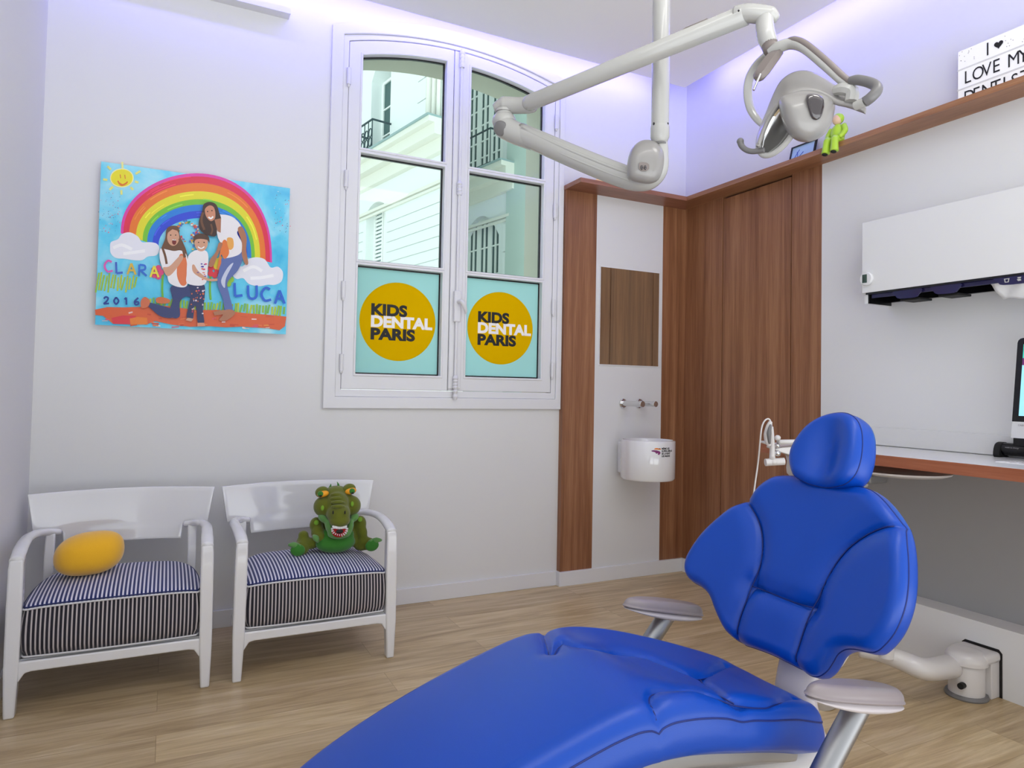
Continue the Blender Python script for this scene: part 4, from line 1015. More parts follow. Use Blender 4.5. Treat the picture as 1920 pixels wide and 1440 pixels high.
se, e3, l3 = cushion('seat', so, (.72, YC), stop, .040, lambda a, b: spl(a)-.098, s3, 'blue_leather', dc, step=.008, nr=90, seams=sst, groove=.008, gw=.0065, puff=.007, pw=.025, bulge=.006)
seam_tubes('seam', [([s3(a, b, sfull(a, b)-.0148) for a, b in T_ if abs(b-YC) < np.interp(a, wx[:, 0], wx[:, 1])-.006 and a < 1.335], False) for T_ in sst], .0016, 'blue_seam', se)
seam_tubes('edge_piping', [([p+Vector((0, 0, .002)) for p in e3], True), ([p-Vector((0, 0, .010)) for p in e3], True)], .0018, 'blue_seam', se)
so2 = [(.72+(a-.72)*.9, YC+(b-YC)*.88) for a, b in so]
mat('shell_grey', (150, 147, 145), .4)
cushion('seat_shell', so2, (.72, YC), lambda a, b: spl(a)-.09, .004, lambda a, b: spl(a)-.135, s3, 'shell_grey', dc, step=.014, nr=12)
# support column, carrier body and pedestal
bm = bmesh.new(); tube(bm, [(1.435, 1.20, .66), (1.405, 1.20, .56), (1.375, 1.19, .48), (1.385, 1.18, .40), (1.42, 1.18, .32)], [.052, .054, .056, .062, .08], 24, smooth=5, flat=.62, upv=(1, 0, .2))
finish('backrest_support', bm, 'arm_base', dc, smooth='all')
def rbox(name, lo, hi, m, parent, r): return finish(name, B(bmesh.new(), lo, hi), m, parent, bevel=r)
o = rbox('carrier', (1.02, 1.09, .27), (1.42, 1.36, .405), 'unit_plastic', dc, .05); o.modifiers['bevel'].segments = 6
o = rbox('pedestal', (.92, 1.08, .05), (1.25, 1.34, .28), 'unit_plastic', dc, .04); o.modifiers['bevel'].segments = 6
o = rbox('base_plate', (.50, 1.02, 0), (1.27, 1.40, .05), 'unit_plastic', dc, .02)
for nm, y_, in (('far', 1.52), ('near', .93)):
    A0 = Vector((1.108, y_, .630)); A1 = Vector((1.364, y_, .576)); ax_ = (A1-A0).normalized(); nz = Vector((-ax_.z, 0, ax_.x)); Ln = (A1-A0).length
    if nz.z < 0: nz = -nz
    po = smooth_loop([(0, 0), (.03, .024), (.10, .036), (.18, .038), (.24, .032), (.262, .018), (.266, 0), (.262, -.018), (.24, -.032), (.18, -.038), (.10, -.036), (.03, -.024)], 5)
    def a3(u, v, h, A0=A0, ax_=ax_, nz=nz): return A0+ax_*float(u)+Vector((0, 1, 0))*float(v)+nz*float(h)
    ar, _, _ = cushion('armrest', po, (.14, 0), lambda a, b: .020+.008*np.cos((a-.15)/.12), .020, lambda a, b: -.002+0*a, a3, 'arm_pad', dc, step=.006, nr=20, bulge=.003)
    cushion('armrest_base', [(.008+a*.95, b*.92) for a, b in po], (.14, 0), lambda a, b: -.002+0*a, .002, lambda a, b: -.020+.012*np.clip(np.abs(a-.14)/.13, 0, 1)**2, a3, 'arm_base', ar, step=.008, nr=8, bulge=.006)
    bm = bmesh.new(); sd = -1 if y_ < 1.2 else 1
    tube(bm, [a3(.155, 0, -.008), a3(.155, 0, -.008)+Vector((-.085, 0, -.092)), a3(.155, 0, -.008)+Vector((-.17, 0, -.185)), (1.03, y_-sd*.02, .345), (1.02, YC+sd*.13, .33)], [.0235, .0235, .0235, .0235, .023], 24, smooth=5)
    finish('armrest_post', bm, 'aluminium', ar, smooth='all')

# ------------------------------------------------------------------ ceiling mounted operating lamp
lp = thing('operating_lamp', 'white jointed dental lamp hanging from a ceiling pole over the blue chair', 'dental lamp', tuple(dp(1238, 0, 2.15).xy)+(ZC,))
pt = dp(1238, 200, 2.15)
bm = bmesh.new(); cyl(bm, (pt.x, pt.y, dp(1238, 246, 2.15).z), (pt.x, pt.y, ZC), .0275, seg=32)
finish('ceiling_pole', bm, 'lamp_plastic', lp, smooth=True)
zc0 = dp(1238, 240, 2.15).z
bm = bmesh.new(); lathe(bm, [(0, -.05), (.018, -.05), (.0225, -.046), (.029, -.030), (.0292, 0), (.0285, .004), (0, .004)], (pt.x, pt.y, zc0), 32); finish('pole_collar', bm, 'lamp_plastic', lp, smooth=True)
bm = bmesh.new(); cyl(bm, (pt.x, pt.y, zc0-.055), (pt.x, pt.y, zc0-.049), .0215, seg=32); finish('collar_ring', bm, 'lamp_grey', lp, smooth=True)
for px_ in (1226, 1252): finish('set_screw', ellipsoid(bmesh.new(), dp(px_, 232, 2.13), (.003, .003, .0045), seg=10, rings=8), 'black_plastic', lp, smooth='all')
# lower arm with upturned end
bm = bmesh.new()
pth = [dp(975, 250, 2.42), dp(1060, 287, 2.33), dp(1140, 320, 2.25), dp(1185, 335, 2.20), dp(1215, 335, 2.165), dp(1234, 318, 2.15), dp(1240, 290, 2.15), dp(1239, 262, 2.15)]
tube(bm, pth, [.036, .037, .037, .037, .036, .030, .022, .020], 24, smooth=6)
arm1 = finish('lower_arm', bm, 'lamp_plastic', lp, smooth='all')
bm = bmesh.new()
for dy0, rr in ((-9, .006), (4, .005)): tube(bm, [dp(978, 250+dy0, 2.385), dp(1060, 287+dy0, 2.295), dp(1140, 320+dy0, 2.215), dp(1180, 334+dy0, 2.17)], rr, 8, smooth=4)
finish('arm_groove', bm, 'lamp_plastic', arm1, smooth='all')
cap_ = smooth_loop([(1176, 330), (1177, 300), (1186, 276), (1204, 263), (1226, 264), (1240, 275), (1246, 292), (1244, 318), (1234, 338), (1216, 345), (1196, 342), (1183, 338)], 4)
def capf(a, b, d_): return dp(a, b, d_)
bm = bmesh.new(); cA = [bm.verts.new(dp(a, b, 2.17)) for a, b in cap_]; nC = len(cA)
cx_, cy_ = 1212, 304; prev = cA
bm.faces.new(cA[::-1])
for sc_, dpt in ((1.0, 2.135), (.97, 2.12), (.90, 2.108), (.75, 2.098), (.5, 2.092), (.25, 2.090)):
    ring = [bm.verts.new(dp(cx_+(a-cx_)*sc_, cy_+(b-cy_)*sc_, dpt)) for a, b in cap_]
    for i in range(nC): bm.faces.new((prev[i], prev[(i+1) % nC], ring[(i+1) % nC], ring[i]))
    prev = ring
bm.faces.new(prev)
cov = finish('joint_cover', bm, 'lamp_shell', lp, smooth='all')
bm = bmesh.new(); pl_ = [dp(x, y, 2.088) for x, y in ((1198, 306), (1203, 304), (1212, 305), (1217, 309), (1217, 317), (1212, 321), (1203, 321), (1198, 317))]
o_ = bmesh.new(); f0 = [o_.verts.new(p) for p in pl_]; f1 = [o_.verts.new(p-fw*.002) for p in pl_]
o_.faces.new(f1); o_.faces.new(f0[::-1])
for i in range(8): o_.faces.new((f0[i], f0[(i+1) % 8], f1[(i+1) % 8], f1[i]))
finish('sensor_window', o_, 'lamp_taupe', cov); bm.free()
for px_ in (1203.5, 1210): finish('sensor_eye', ellipsoid(bmesh.new(), dp(px_, 314, 2.084), (.004, .003, .0068), seg=16, rings=10), 'dark_glass', cov, smooth='all')
# elbow
el = bmesh.new(); tube(el, [dp(1000, 262, 2.40), dp(968, 250, 2.425), dp(948, 240, 2.44), dp(938, 236, 2.445)], [.037, .039, .040, .036], 24, smooth=5)
ellipsoid(el, dp(945, 228, 2.45), (.043, .043, .036)); cyl(el, dp(944, 236, 2.45), dp(945, 206, 2.45), .030)
eb = finish('elbow_joint', el, 'lamp_plastic', lp, smooth=True)
finish('elbow_cap', lathe(bmesh.new(), [(0, .002), (.018, .002), (.023, .0), (.026, -.006)], dp(938, 241, 2.405), 32, axis=align(dp(938, 241, 2.405)-dp(950, 236, 2.5))), 'lamp_grey', eb, smooth=True)
finish('joint_ring', lathe(bmesh.new(), [(.0302, -.0012), (.0308, -.0012), (.0308, .0012), (.0302, .0012)], dp(944.5, 212, 2.45), 32), 'lamp_grey', eb)
bm = bmesh.new(); tube(bm, [dp(926, 204, 2.46), dp(945, 198, 2.455), dp(968, 198, 2.44), dp(990, 198, 2.42), dp(1003, 200, 2.41)], [.016, .036, .034, .033, .022], 24, smooth=6, flat=.82)
finish('elbow_bracket', bm, 'lamp_plastic', lp, smooth='all')
# upper arm
a0, a1_ = dp(990, 194, 2.40), dp(1398, 28, 1.86)
bm = bmesh.new(); tube(bm, [a0+(a0-a1_).normalized()*.022, a0, a0+(a1_-a0)*.02, a1_], [.012, .0255, .0275, .0275], 28)
ua = finish('upper_arm', bm, 'lamp_plastic', lp, smooth='all')
for p_, q_ in (((995, 193), 2.375), ((1385, 20), 1.838)): finish('pivot_screw', ellipsoid(bmesh.new(), dp(*p_, q_), (.0028, .0028, .0028), seg=10, rings=8), 'black_plastic', ua, smooth='all')
bm = bmesh.new(); q0, q1 = a0+(a1_-a0)*.74, a0+(a1_-a0)*.86; up3 = Vector((0, 0, 1))
tube(bm, [q0+up3*.0235, q0+(q1-q0)*.3+up3*.0262, q1+up3*.0262, q1+(q1-q0)*.05+up3*.024], [.004, .008, .008, .003], 8)
finish('arm_slot', bm, 'lamp_taupe', ua, smooth='all')
# head knuckle
bm = bmesh.new(); tube(bm, [dp(1378, 28, 1.875), dp(1400, 25, 1.86), dp(1425, 27, 1.85), dp(1445, 30, 1.845), dp(1458, 36, 1.84)], [.024, .0265, .0265, .025, .010], 24, smooth=6, flat=.9)
finish('head_bracket', bm, 'lamp_plastic', lp, smooth='all')
bm = bmesh.new(); tube(bm, [dp(1434, 34, 1.845), dp(1434, 50, 1.84), dp(1437, 68, 1.835), dp(1443, 84, 1.83)], [.023, .0235, .024, .022], 24, smooth=5)
finish('head_neck', bm, 'lamp_plastic', lp, smooth='all')
bm = bmesh.new(); tube(bm, [dp(1442, 82, 1.83), dp(1446, 92, 1.825), dp(1450, 100, 1.82)], [.0215, .021, .016], 20); finish('neck_ring', bm, 'lamp_taupe', lp, smooth='all')
# fork: long upper arm and curved rear arm
bm = bmesh.new(); tube(bm, [dp(1446, 100, 1.82), dp(1462, 88, 1.80), dp(1485, 82, 1.78), dp(1510, 92, 1.75), dp(1545, 122, 1.71), dp(1575, 149, 1.68), dp(1597, 166, 1.66)], [.018, .018, .017, .015, .013, .012, .012], 16, smooth=6, flat=.8)
fk = finish('fork_arm', bm, 'lamp_plastic', lp, smooth='all')
bm = bmesh.new(); tube(bm, [dp(1472, 79, 1.79), dp(1490, 75, 1.77), dp(1512, 84, 1.745), dp(1548, 113, 1.705), dp(1578, 141, 1.675), dp(1598, 157, 1.655)], [.008, .013, .013, .012, .012, .010], 12, smooth=6, flat=.7)
finish('fork_trim', bm, 'lamp_taupe', fk, smooth='all')
bm = bmesh.new(); tube(bm, [dp(1440, 104, 1.84), dp(1420, 122, 1.87), dp(1405, 148, 1.89), dp(1402, 178, 1.90), dp(1408, 205, 1.90), dp(1420, 224, 1.89), dp(1432, 236, 1.87)], [.018, .016, .015, .015, .015, .014, .012], 16, smooth=6, flat=.55)
finish('rear_fork', bm, 'lamp_plastic', fk, smooth='all')
bm = bmesh.new(); tube(bm, [dp(1458, 100, 1.81), dp(1446, 112, 1.80), dp(1434, 128, 1.795), dp(1424, 142, 1.79), dp(1418, 148, 1.79)], [.018, .026, .027, .022, .012], 6, smooth=3, flat=.7)
sb = finish('sensor_box', bm, 'lamp_taupe', fk, smooth=True)
bm = bmesh.new(); cyl(bm, dp(1426, 139, 1.775), dp(1413, 169, 1.765), .0034, .003, 12); finish('switch_lever', bm, 'chrome', sb, smooth=True)
# reflector hood: lofted saddle shell with real depth
topc = [(1421, 272), (1426, 245), (1438, 215), (1452, 180), (1466, 154), (1487, 139), (1512, 136), (1538, 146), (1560, 160), (1585, 172), (1606, 186), (1624, 205)]
lipc = [(1421, 276), (1430, 250), (1443, 222), (1460, 198), (1480, 181), (1504, 173), (1528, 174), (1550, 182), (1568, 193), (1588, 198), (1606, 204), (1622, 213)]
bm = bmesh.new(); n = 40
tc_ = catmull([(a, b, 0) for a, b in topc], 5); lc_ = catmull([(a, b, 0) for a, b in lipc], 5); n = len(tc_); rows = []
for j in range(9):
    f_ = j/8; row = []
    for i in range(n):
        g_ = i/(n-1); dep = 1.76-.10*g_ + (1-f_)*.10*math.sin(PI*min(1, g_*1.05))**.7 - .012
        x = tc_[i].x+(lc_[i].x-tc_[i].x)*f_; y = tc_[i].y+(lc_[i].y-tc_[i].y)*(f_**1.3)
        row.append(bm.verts.new(dp(x, y, dep)))
    rows.append(row)
for j in range(8):
    for i in range(n-1): bm.faces.new((rows[j][i], rows[j+1][i], rows[j+1][i+1], rows[j][i+1]))
hd = finish('reflector_hood', bm, 'lamp_shell', lp, smooth='all'); sm_ = hd.modifiers.new('s', 'SOLIDIFY'); sm_.thickness = .010; sm_.offset = 0
# mirror dish at the left of the housing
def dish_pt(r_, a_, dd):
    cx0, cy0 = 1463, 236; x = r_*62*math.cos(a_); y = r_*27*math.sin(a_); th = math.radians(-58)
    return dp(cx0+x*math.cos(th)-y*math.sin(th), cy0+x*math.sin(th)+y*math.cos(th), dd+.0011*(x*math.cos(th)-y*math.sin(th))*-1)
bm = bmesh.new(); rings = []
for r_, dd in ((1.0, 1.735), (.9, 1.742), (.75, 1.748), (.5, 1.753), (.25, 1.756), (.06, 1.757)): rings.append([bm.verts.new(dish_pt(r_, 2*PI*k_/48, dd)) for k_ in range(48)])
for i in range(5):
    for k_ in range(48): bm.faces.new((rings[i][k_], rings[i][(k_+1) % 48], rings[i+1][(k_+1) % 48], rings[i+1][k_]))
bm.faces.new(rings[-1])
ds = finish('mirror_dish', bm, 'reflector', hd, smooth='all')
bm = bmesh.new(); tube(bm, [dish_pt(1.02, 2*PI*k_/48, 1.735) for k_ in range(48)], .0075, 10, closed=True); finish('dish_rim', bm, 'lamp_plastic', hd, smooth='all')
bm = bmesh.new(); rings = []
for r_, dd in ((1.05, 1.74), (.95, 1.80), (.75, 1.835), (.4, 1.855), (.05, 1.86)): rings.append([bm.verts.new(dish_pt(r_, 2*PI*k_/48, dd)) for k_ in range(48)])
for i in range(4):
    for k_ in range(48): bm.faces.new((rings[i][k_], rings[i][(k_+1) % 48], rings[i+1][(k_+1) % 48], rings[i+1][k_]))
bm.faces.new(rings[-1]); finish('dish_shell', bm, 'lamp_plastic', hd, smooth='all')
# lamp housing
hs_ = smooth_loop([(1462, 186), (1478, 176), (1504, 170), (1532, 172), (1556, 180), (1566, 192), (1564, 214), (1556, 238), (1541, 256), (1518, 266), (1498, 265), (1482, 255), (1470, 236), (1462, 210)], 4)
bm = bmesh.new(); prev = None
for sc_, dpt in ((.80, 1.76), (.96, 1.74), (1.0, 1.715), (.98, 1.69), (.90, 1.668), (.75, 1.652), (.5, 1.642), (.25, 1.638)):
    ring = [bm.verts.new(dp(1514+(a-1514)*sc_, 216+(b-216)*sc_, dpt)) for a, b in hs_]
    if prev:
        for i in range(len(ring)): bm.faces.new((prev[i], prev[(i+1) % len(ring)], ring[(i+1) % len(ring)], ring[i]))
    else: bm.faces.new(ring[::-1])
    prev = ring
bm.faces.new(prev); hg = finish('lamp_housing', bm, 'lamp_shell', hd, smooth='all')
wn = smooth_loop([(1514, 178), (1530, 177), (1543, 185), (1545, 200), (1540, 218), (1531, 225), (1522, 221), (1516, 205), (1513, 190)], 4)
bm = bmesh.new(); prev = None
for sc_, dpt in ((1.06, 1.66), (1.0, 1.637), (.9, 1.633), (.5, 1.632)):
    ring = [bm.verts.new(dp(1528+(a-1528)*sc_, 200+(b-200)*sc_, dpt)) for a, b in wn]
    if prev:
        for i in range(len(ring)): bm.faces.new((prev[i], prev[(i+1) % len(ring)], ring[(i+1) % len(ring)], ring[i]))
    prev = ring
bm.faces.new(prev); finish('housing_window', bm, 'dark_glass', hg.parent, smooth='all')
# hinge block and the two handles
bm = bmesh.new(); tube(bm, [dp(1566, 170, 1.69), dp(1582, 166, 1.67), dp(1597, 172, 1.66), dp(1596, 190, 1.66)], [.012, .016, .016, .016], 8, smooth=3); finish('hinge_block', bm, 'lamp_plastic', hd, smooth=True)
bm = bmesh.new(); tube(bm, [dp(1594, 152, 1.655), dp(1608, 150, 1.64), dp(1628, 154, 1.62), dp(1642, 161, 1.60), dp(1644, 170, 1.59), dp(1634, 182, 1.59), dp(1622, 191, 1.60)], [.0105, .012, .012, .012, .0125, .0125, .0125], 16, smooth=6)
hn = finish('handle', bm, 'lamp_grey', hd, smooth='all'); bm = bmesh.new(); cyl(bm, dp(1622, 191, 1.60), dp(1603, 199, 1.62), .0118, .010); finish('handle_socket', bm, 'lamp_plastic', hn, smooth=True)
bm = bmesh.new(); tube(bm, [dp(1388, 266, 1.80), dp(1391, 274, 1.80), dp(1399, 281, 1.79), dp(1410, 284, 1.78), dp(1422, 283, 1.77), dp(1434, 281, 1.76)], [.0085, .0075, .007, .007, .007, .007], 14, smooth=6)
ellipsoid(bm, dp(1388, 265, 1.80), (.0092, .0092, .0092), seg=16, rings=12); finish('hook_handle', bm, 'lamp_grey', hd, smooth='all')

# ------------------------------------------------------------------ wall cabinet with dispensers
cb = thing('wall_cabinet', 'long white handleless wall cabinet with a dark dispenser slot underneath', 'cabinet', (XW, 2.19, 1.645))
CX = 2.965
finish('front_panel', B(bmesh.new(), (CX, -1.0, 1.695), (CX+.018, 2.190, 2.035)), 'panel_white', cb, bevel=.0015)
finish('side_panel', B(bmesh.new(), (CX+.018, 2.172, 1.645), (XW, 2.190, 2.035)), 'panel_white', cb, bevel=.001)
finish('top_panel', B(bmesh.new(), (CX+.018, -1.0, 2.017), (XW, 2.172, 2.035)), 'panel_white', cb)
finish('slot_lining', B(B(B(bmesh.new(), (CX+.018, -1.0, 1.695), (XW-.001, 2.172, 1.705)), (CX+.020, 2.166, 1.645), (XW-.001, 2.172, 1.695)), (XW-.02, -1.0, 1.66), (XW-.001, 2.166, 1.705)), 'black_plastic', cb)
finish('edge_strip', B(bmesh.new(), (CX+.002, -1.0, 1.686), (CX+.020, 2.172, 1.6955)), 'black_plastic', cb)
finish('dispenser_rail', B(bmesh.new(), (CX+.016, -1.0, 1.668), (CX+.020, 2.150, 1.686)), 'navy_translucent', cb)
for ya, yb_, dz in ((2.035, 1.905, .022), (1.86, 1.735, .022)):
    tt = thing('glove_dispenser', 'dark violet glove dispenser flap in the cabinet slot, '+('leftmost one' if ya > 2 else 'middle one'), 'dispenser', (CX, ya, 1.65), group='dispensers under the wall cabinet')
    finish('flap', plate(bmesh.new(), smooth_loop([(ya, 1.686), (ya-.012, 1.662), (ya-.03, 1.650), (yb_+.03, 1.648), (yb_+.012, 1.660), (yb_, 1.686)], 3), [], YZ, CX+.006, CX+.014), 'navy_translucent', tt)
    finish('tray', B(bmesh.new(), (CX+.024, yb_+.02, 1.640), (CX+.12, ya-.02, 1.650)), 'rubber_black', tt, bevel=.003)
tt = thing('tissue_dispenser', 'dispenser with a white tissue hanging below the cabinet at the right', 'dispenser', (CX, 1.57, 1.62), group='dispensers under the wall cabinet')
finish('flap', plate(bmesh.new(), smooth_loop([(1.600, 1.688), (1.588, 1.668), (1.57, 1.656), (1.49, 1.654), (1.472, 1.664), (1.465, 1.688)], 3), [], YZ, CX+.004, CX+.012), 'navy_translucent', tt)
bm = bmesh.new(); G = []
for i in range(13):
    row = []
    for j in range(9):
        y = 1.635-.23*i/12; f_ = j/8; row.append(bm.verts.new((CX+.022+.05*f_+.006*math.sin(i*1.3+j), y-.03*f_*(1-i/6), 1.682-.075*f_+.004*math.sin(i*.9))))
    G.append(row)
for i in range(12):
    for j in range(8): bm.faces.new((G[i][j], G[i+1][j], G[i+1][j+1], G[i][j+1]))
o = finish('tissue', bm, 'tissue', tt, smooth='all'); o.modifiers.new('s', 'SOLIDIFY').thickness = .002
icon = plate(bmesh.new(), [(1.565, 1.680), (1.545, 1.680), (1.548, 1.664), (1.562, 1.664)], [[(1.561, 1.677), (1.549, 1.677), (1.551, 1.667), (1.559, 1.667)]], YZ, CX+.0025, CX+.0035)
plate(icon, [(1.517, 1.680), (1.503, 1.680), (1.505, 1.674), (1.515, 1.674)], [], YZ, CX+.0025, CX+.0035); plate(icon, [(1.519, 1.672), (1.505, 1.672), (1.503, 1.665), (1.514, 1.664)], [], YZ, CX+.0025, CX+.0035)
finish('symbols', icon, 'lamp_plastic', tt)
tp = at(1627, 523, 'x', CX)
tm = thing('round_timer', 'small round white magnetic timer on the lower left corner of the cabinet', 'timer', (CX, tp.y, tp.z))
finish('timer_body', lathe(bmesh.new(), [(0, 0), (.030, 0), (.032, .003), (.032, .013), (.029, .017), (0, .017)], (CX, tp.y, tp.z), 40, axis=align((-1, 0, 0))), 'panel_white', tm, smooth=True)
finish('display', B(bmesh.new(), (CX-.0182, tp.y-.012+.004, tp.z-.020), (CX-.0165, tp.y+.016, tp.z+.020)), 'lcd', tm)
bm = bmesh.new()
text_mesh(bm, '1888', lambda x, y, dd: (CX-.0184, tp.y+.013-y*1.0, tp.z+.018-x), .016); finish('digits', bm, 'black_flat', tm)

# ------------------------------------------------------------------ desk and what stands on it
dk = thing('desk', 'wall mounted white desk top with a walnut edge', 'desk', (2.9, 2.0, .92))
DX, DY, DZ = 2.65, 2.512, .960
finish('desk_top', B(bmesh.new(), (DX+.002, -1.1, DZ-.010), (XW-.0, DY-.002, DZ)), 'panel_white', dk)
finish('wood_edge', B(B(bmesh.new(), (DX, -1.1, DZ-.046), (DX+.022, DY, DZ-.0012)), (DX+.022, DY-.022, DZ-.046), (XW, DY, DZ-.0012)), 'desk_edge', dk)
finish('underside', B(bmesh.new(), (DX+.022, -1.1, DZ-.046), (XW, DY-.022, DZ-.010)), 'desk_edge', dk)
mo = thing('computer_monitor', 'black bezelled computer screen with white chin standing on the desk', 'monitor', (2.95, 1.3, DZ))
mt_ = at(1909.5, 634, 'x', 2.92); mb_ = at(1896, 790, 'x', 2.88)
y1 = (mt_.y+mb_.y)/2
def mon(y, z, dd): # slightly tilted back
    return Vector((2.88+.13*(z-mb_.z)+dd, y1-y, z))
scr_w, zt_, zb_ = .53, mt_.z, mb_.z
fr = bmesh.new(); r_ = .018
loop = [(0, zb_), (scr_w, zb_), (scr_w, zt_-r_)]+[(scr_w-r_+r_*math.cos(a), zt_-r_+r_*math.sin(a)) for a in (PI/6, PI/3)]+[(scr_w-r_, zt_), (r_, zt_)]+[(r_-r_*math.cos(a), zt_-r_+r_*math.sin(a)) for a in (PI/3, PI/6)]+[(0, zt_-r_)]
plate(fr, loop, [], mon, 0, .006); fo = finish('glass_front', fr, 'black_plastic', mo)
finish('chin', plate(bmesh.new(), [(0, zb_-.062), (scr_w, zb_-.062), (scr_w, zb_), (0, zb_)], [], mon, .0005, .010), 'monitor_white', mo)
finish('back_shell', plate(bmesh.new(), [(.01, zb_-.058), (scr_w-.01, zb_-.058), (scr_w-.01, zt_-.01), (.01, zt_-.01)], [], mon, .008, .022), 'aluminium', mo)
mat('screen_cyan', (150, 215, 228), .3, emit=.55); mat('screen_green', (70, 190, 170), .3, emit=.5); mat('screen_purple', (96, 40, 100), .3, emit=.4)
m0, m1 = .022, scr_w-.022
finish('screen', plate(bmesh.new(), [(m0, zb_+.022), (m1, zb_+.022), (m1, zt_-.105), (m0, zt_-.105)], [], mon, -.0012, -.0004), 'screen_cyan', mo)
finish('screen', plate(bmesh.new(), [(m0, zt_-.105), (m1, zt_-.105), (m1, zt_-.078), (m0, zt_-.078)], [], mon, -.0012, -.0004), 'screen_purple', mo)
finish('screen', plate(bmesh.new(), [(m0, zt_-.078), (m1, zt_-.078), (m1, zt_-.024), (m0, zt_-.024)], [], mon, -.0012, -.0004), 'screen_green', mo)
bm = bmesh.new(); text_mesh(bm, 'CABINET 1', lambda x, y, dd: mon(.022+x, zb_-.016+y, -.001), .009); finish('lettering', bm, 'lamp_taupe', mo)
finish('stand', plate(bmesh.new(), [(-.09, 0), (.09, 0), (.06, .16), (-.06, .16)], [], lambda a, b, d: Vector((3.0+d-.25*b, y1-.265+a, DZ+.006+b)), 0, .008), 'aluminium', mo)
finish('foot', B(bmesh.new(), (2.84, y1-.36, DZ), (3.02, y1-.17, DZ+.006)), 'aluminium', mo)
# black handset device
pd_ = at(1893, 858, 'z', DZ)
hb = thing('desk_device', 'small black device with pale lettering standing in front of the computer screen', 'device', (pd_.x, pd_.y, DZ))
q = Vector((pd_.x, pd_.y, DZ))
bm = bmesh.new(); cyl(bm, q+Vector((0, .03, .034)), q+Vector((.02, -.16, .034)), .026, seg=28); bb = finish('barrel', bm, 'black_plastic', hb, smooth=True)
finish('grip', plate(bmesh.new(), smooth_loop([(-.03, 0), (.035, 0), (.03, .05), (.01, .062), (-.02, .055), (-.034, .03)], 3), [], lambda a, b, d: q+Vector((a, d, b)), .02, .045), 'rubber_black', hb, bevel=.003)
o = finish('viewfinder', B(bmesh.new(), tuple(q+Vector((-.015, -.14, .05))), tuple(q+Vector((.03, -.02, .085)))), 'black_plastic', hb, bevel=.004)
bm = bmesh.new(); text_mesh(bm, 'made to change', lambda x, y, dd: q+Vector((-.0255, .004-x*.95, .040+y)), .0085); finish('lettering', bm, 'lamp_plastic', bb)
kp = at(1872, 866, 'z', DZ)
kb = thing('paper_sheet', 'printed white paper sheets lying at the front right of the desk', 'paper', (kp.x, kp.y, DZ))
bm = bmesh.new(); B(bm, (kp.x-.02, kp.y-.30, DZ), (kp.x+.12, kp.y, DZ+.002)); finish('sheet', bm, 'tissue', kb)
bm = bmesh.new()
for i in range(7):
    for j in range(9):
        if (i*7+j*3) % 5: B(bm, (kp.x+i*.022, kp.y-.03-j*.03, DZ+.0021), (kp.x+i*.022+.006, kp.y-.03-j*.03+.020, DZ+.0024))
finish('print', bm, 'lamp_taupe', kb)

# ------------------------------------------------------------------ swivel arm at the ledge
sa = thing('floor_arm', 'grey white floor level swivel arm fixed to the wall ledge behind the chair', 'equipment arm', tuple(at(1815, 1290, 'z', 0)))
c0 = at(1812, 1262, 'z', .09); c0 = Vector((2.925, c0.y*2.925/c0.x, 0))
zt = .205; rr = .078
def dome(cx, cy, z0, z1, r, flare=1.0, k=.02):
    return lathe(bmesh.new(), [(0, z0), (r*flare, z0), (r, z0+.01), (r, z1-k)]+[(r-k+k*math.cos(a), z1-k+k*math.sin(a)) for a in (PI/8, PI/4, 3*PI/8)]+[(r-k, z1), (0, z1+.004)], (cx, cy, 0), 40)
finish('pivot_body', dome(c0.x, c0.y, .014, .140, .064), 'unit_plastic', sa, smooth=True)
finish('pivot_cap', dome(c0.x, c0.y, .136, .186, .076, k=.035), 'unit_plastic', sa, smooth=True)
finish('cap_bridge', B(bmesh.new(), (c0.x, c0.y-.076, .140), (3.032, c0.y+.076, .182)), 'unit_plastic', sa, bevel=.015)
finish('wall_bracket', B(bmesh.new(), (c0.x+.05, c0.y-.068, .0), (3.032, c0.y+.068, .144)), 'unit_plastic', sa, bevel=.004)
finish('foot_ring', lathe(bmesh.new(), [(0, 0), (.076, 0), (.078, .006), (.074, .016), (0, .016)], (c0.x, c0.y, 0), 40), 'lamp_grey', sa, smooth=True)
finish('recess_edge', plate(bmesh.new(), [(c0.y-.079, 0), (c0.y+.078, 0), (c0.y+.078, .178), (c0.y+.065, .190), (c0.y-.066, .190), (c0.y-.079, .176)], [], YZ, 3.0285, 3.0305), 'black_flat', sa)
af = at(1600, 1222, 'z', .17)
bm = bmesh.new(); tube(bm, [Vector((c0.x-.05, c0.y+.03, .115)), at(1735, 1255, 'z', .14), at(1690, 1238, 'z', .16), at(1650, 1224, 'z', .17), at(1610, 1218, 'z', .17)], [.050, .046, .042, .040, .032], 20, smooth=5, flat=.9)
finish('arm_tube', bm, 'unit_plastic', sa, smooth='all')
bm = bmesh.new(); ka = Vector((c0.x-.052, c0.y-.02, .06)); tube(bm, [ka, ka+Vector((-.03, -.004, 0))], .012, 16); finish('black_knob', bm, 'rubber_black', sa, smooth=True)
bm = bmesh.new(); j0 = at(1662, 1218, 'z', .20); cyl(bm, j0-Vector((0, 0, .03)), j0+Vector((0, 0, .06)), .028, seg=24); ellipsoid(bm, j0+Vector((.03, 0, .055)), (.022, .022, .028)); finish('arm_coupling', bm, 'unit_plastic', sa, smooth=True)

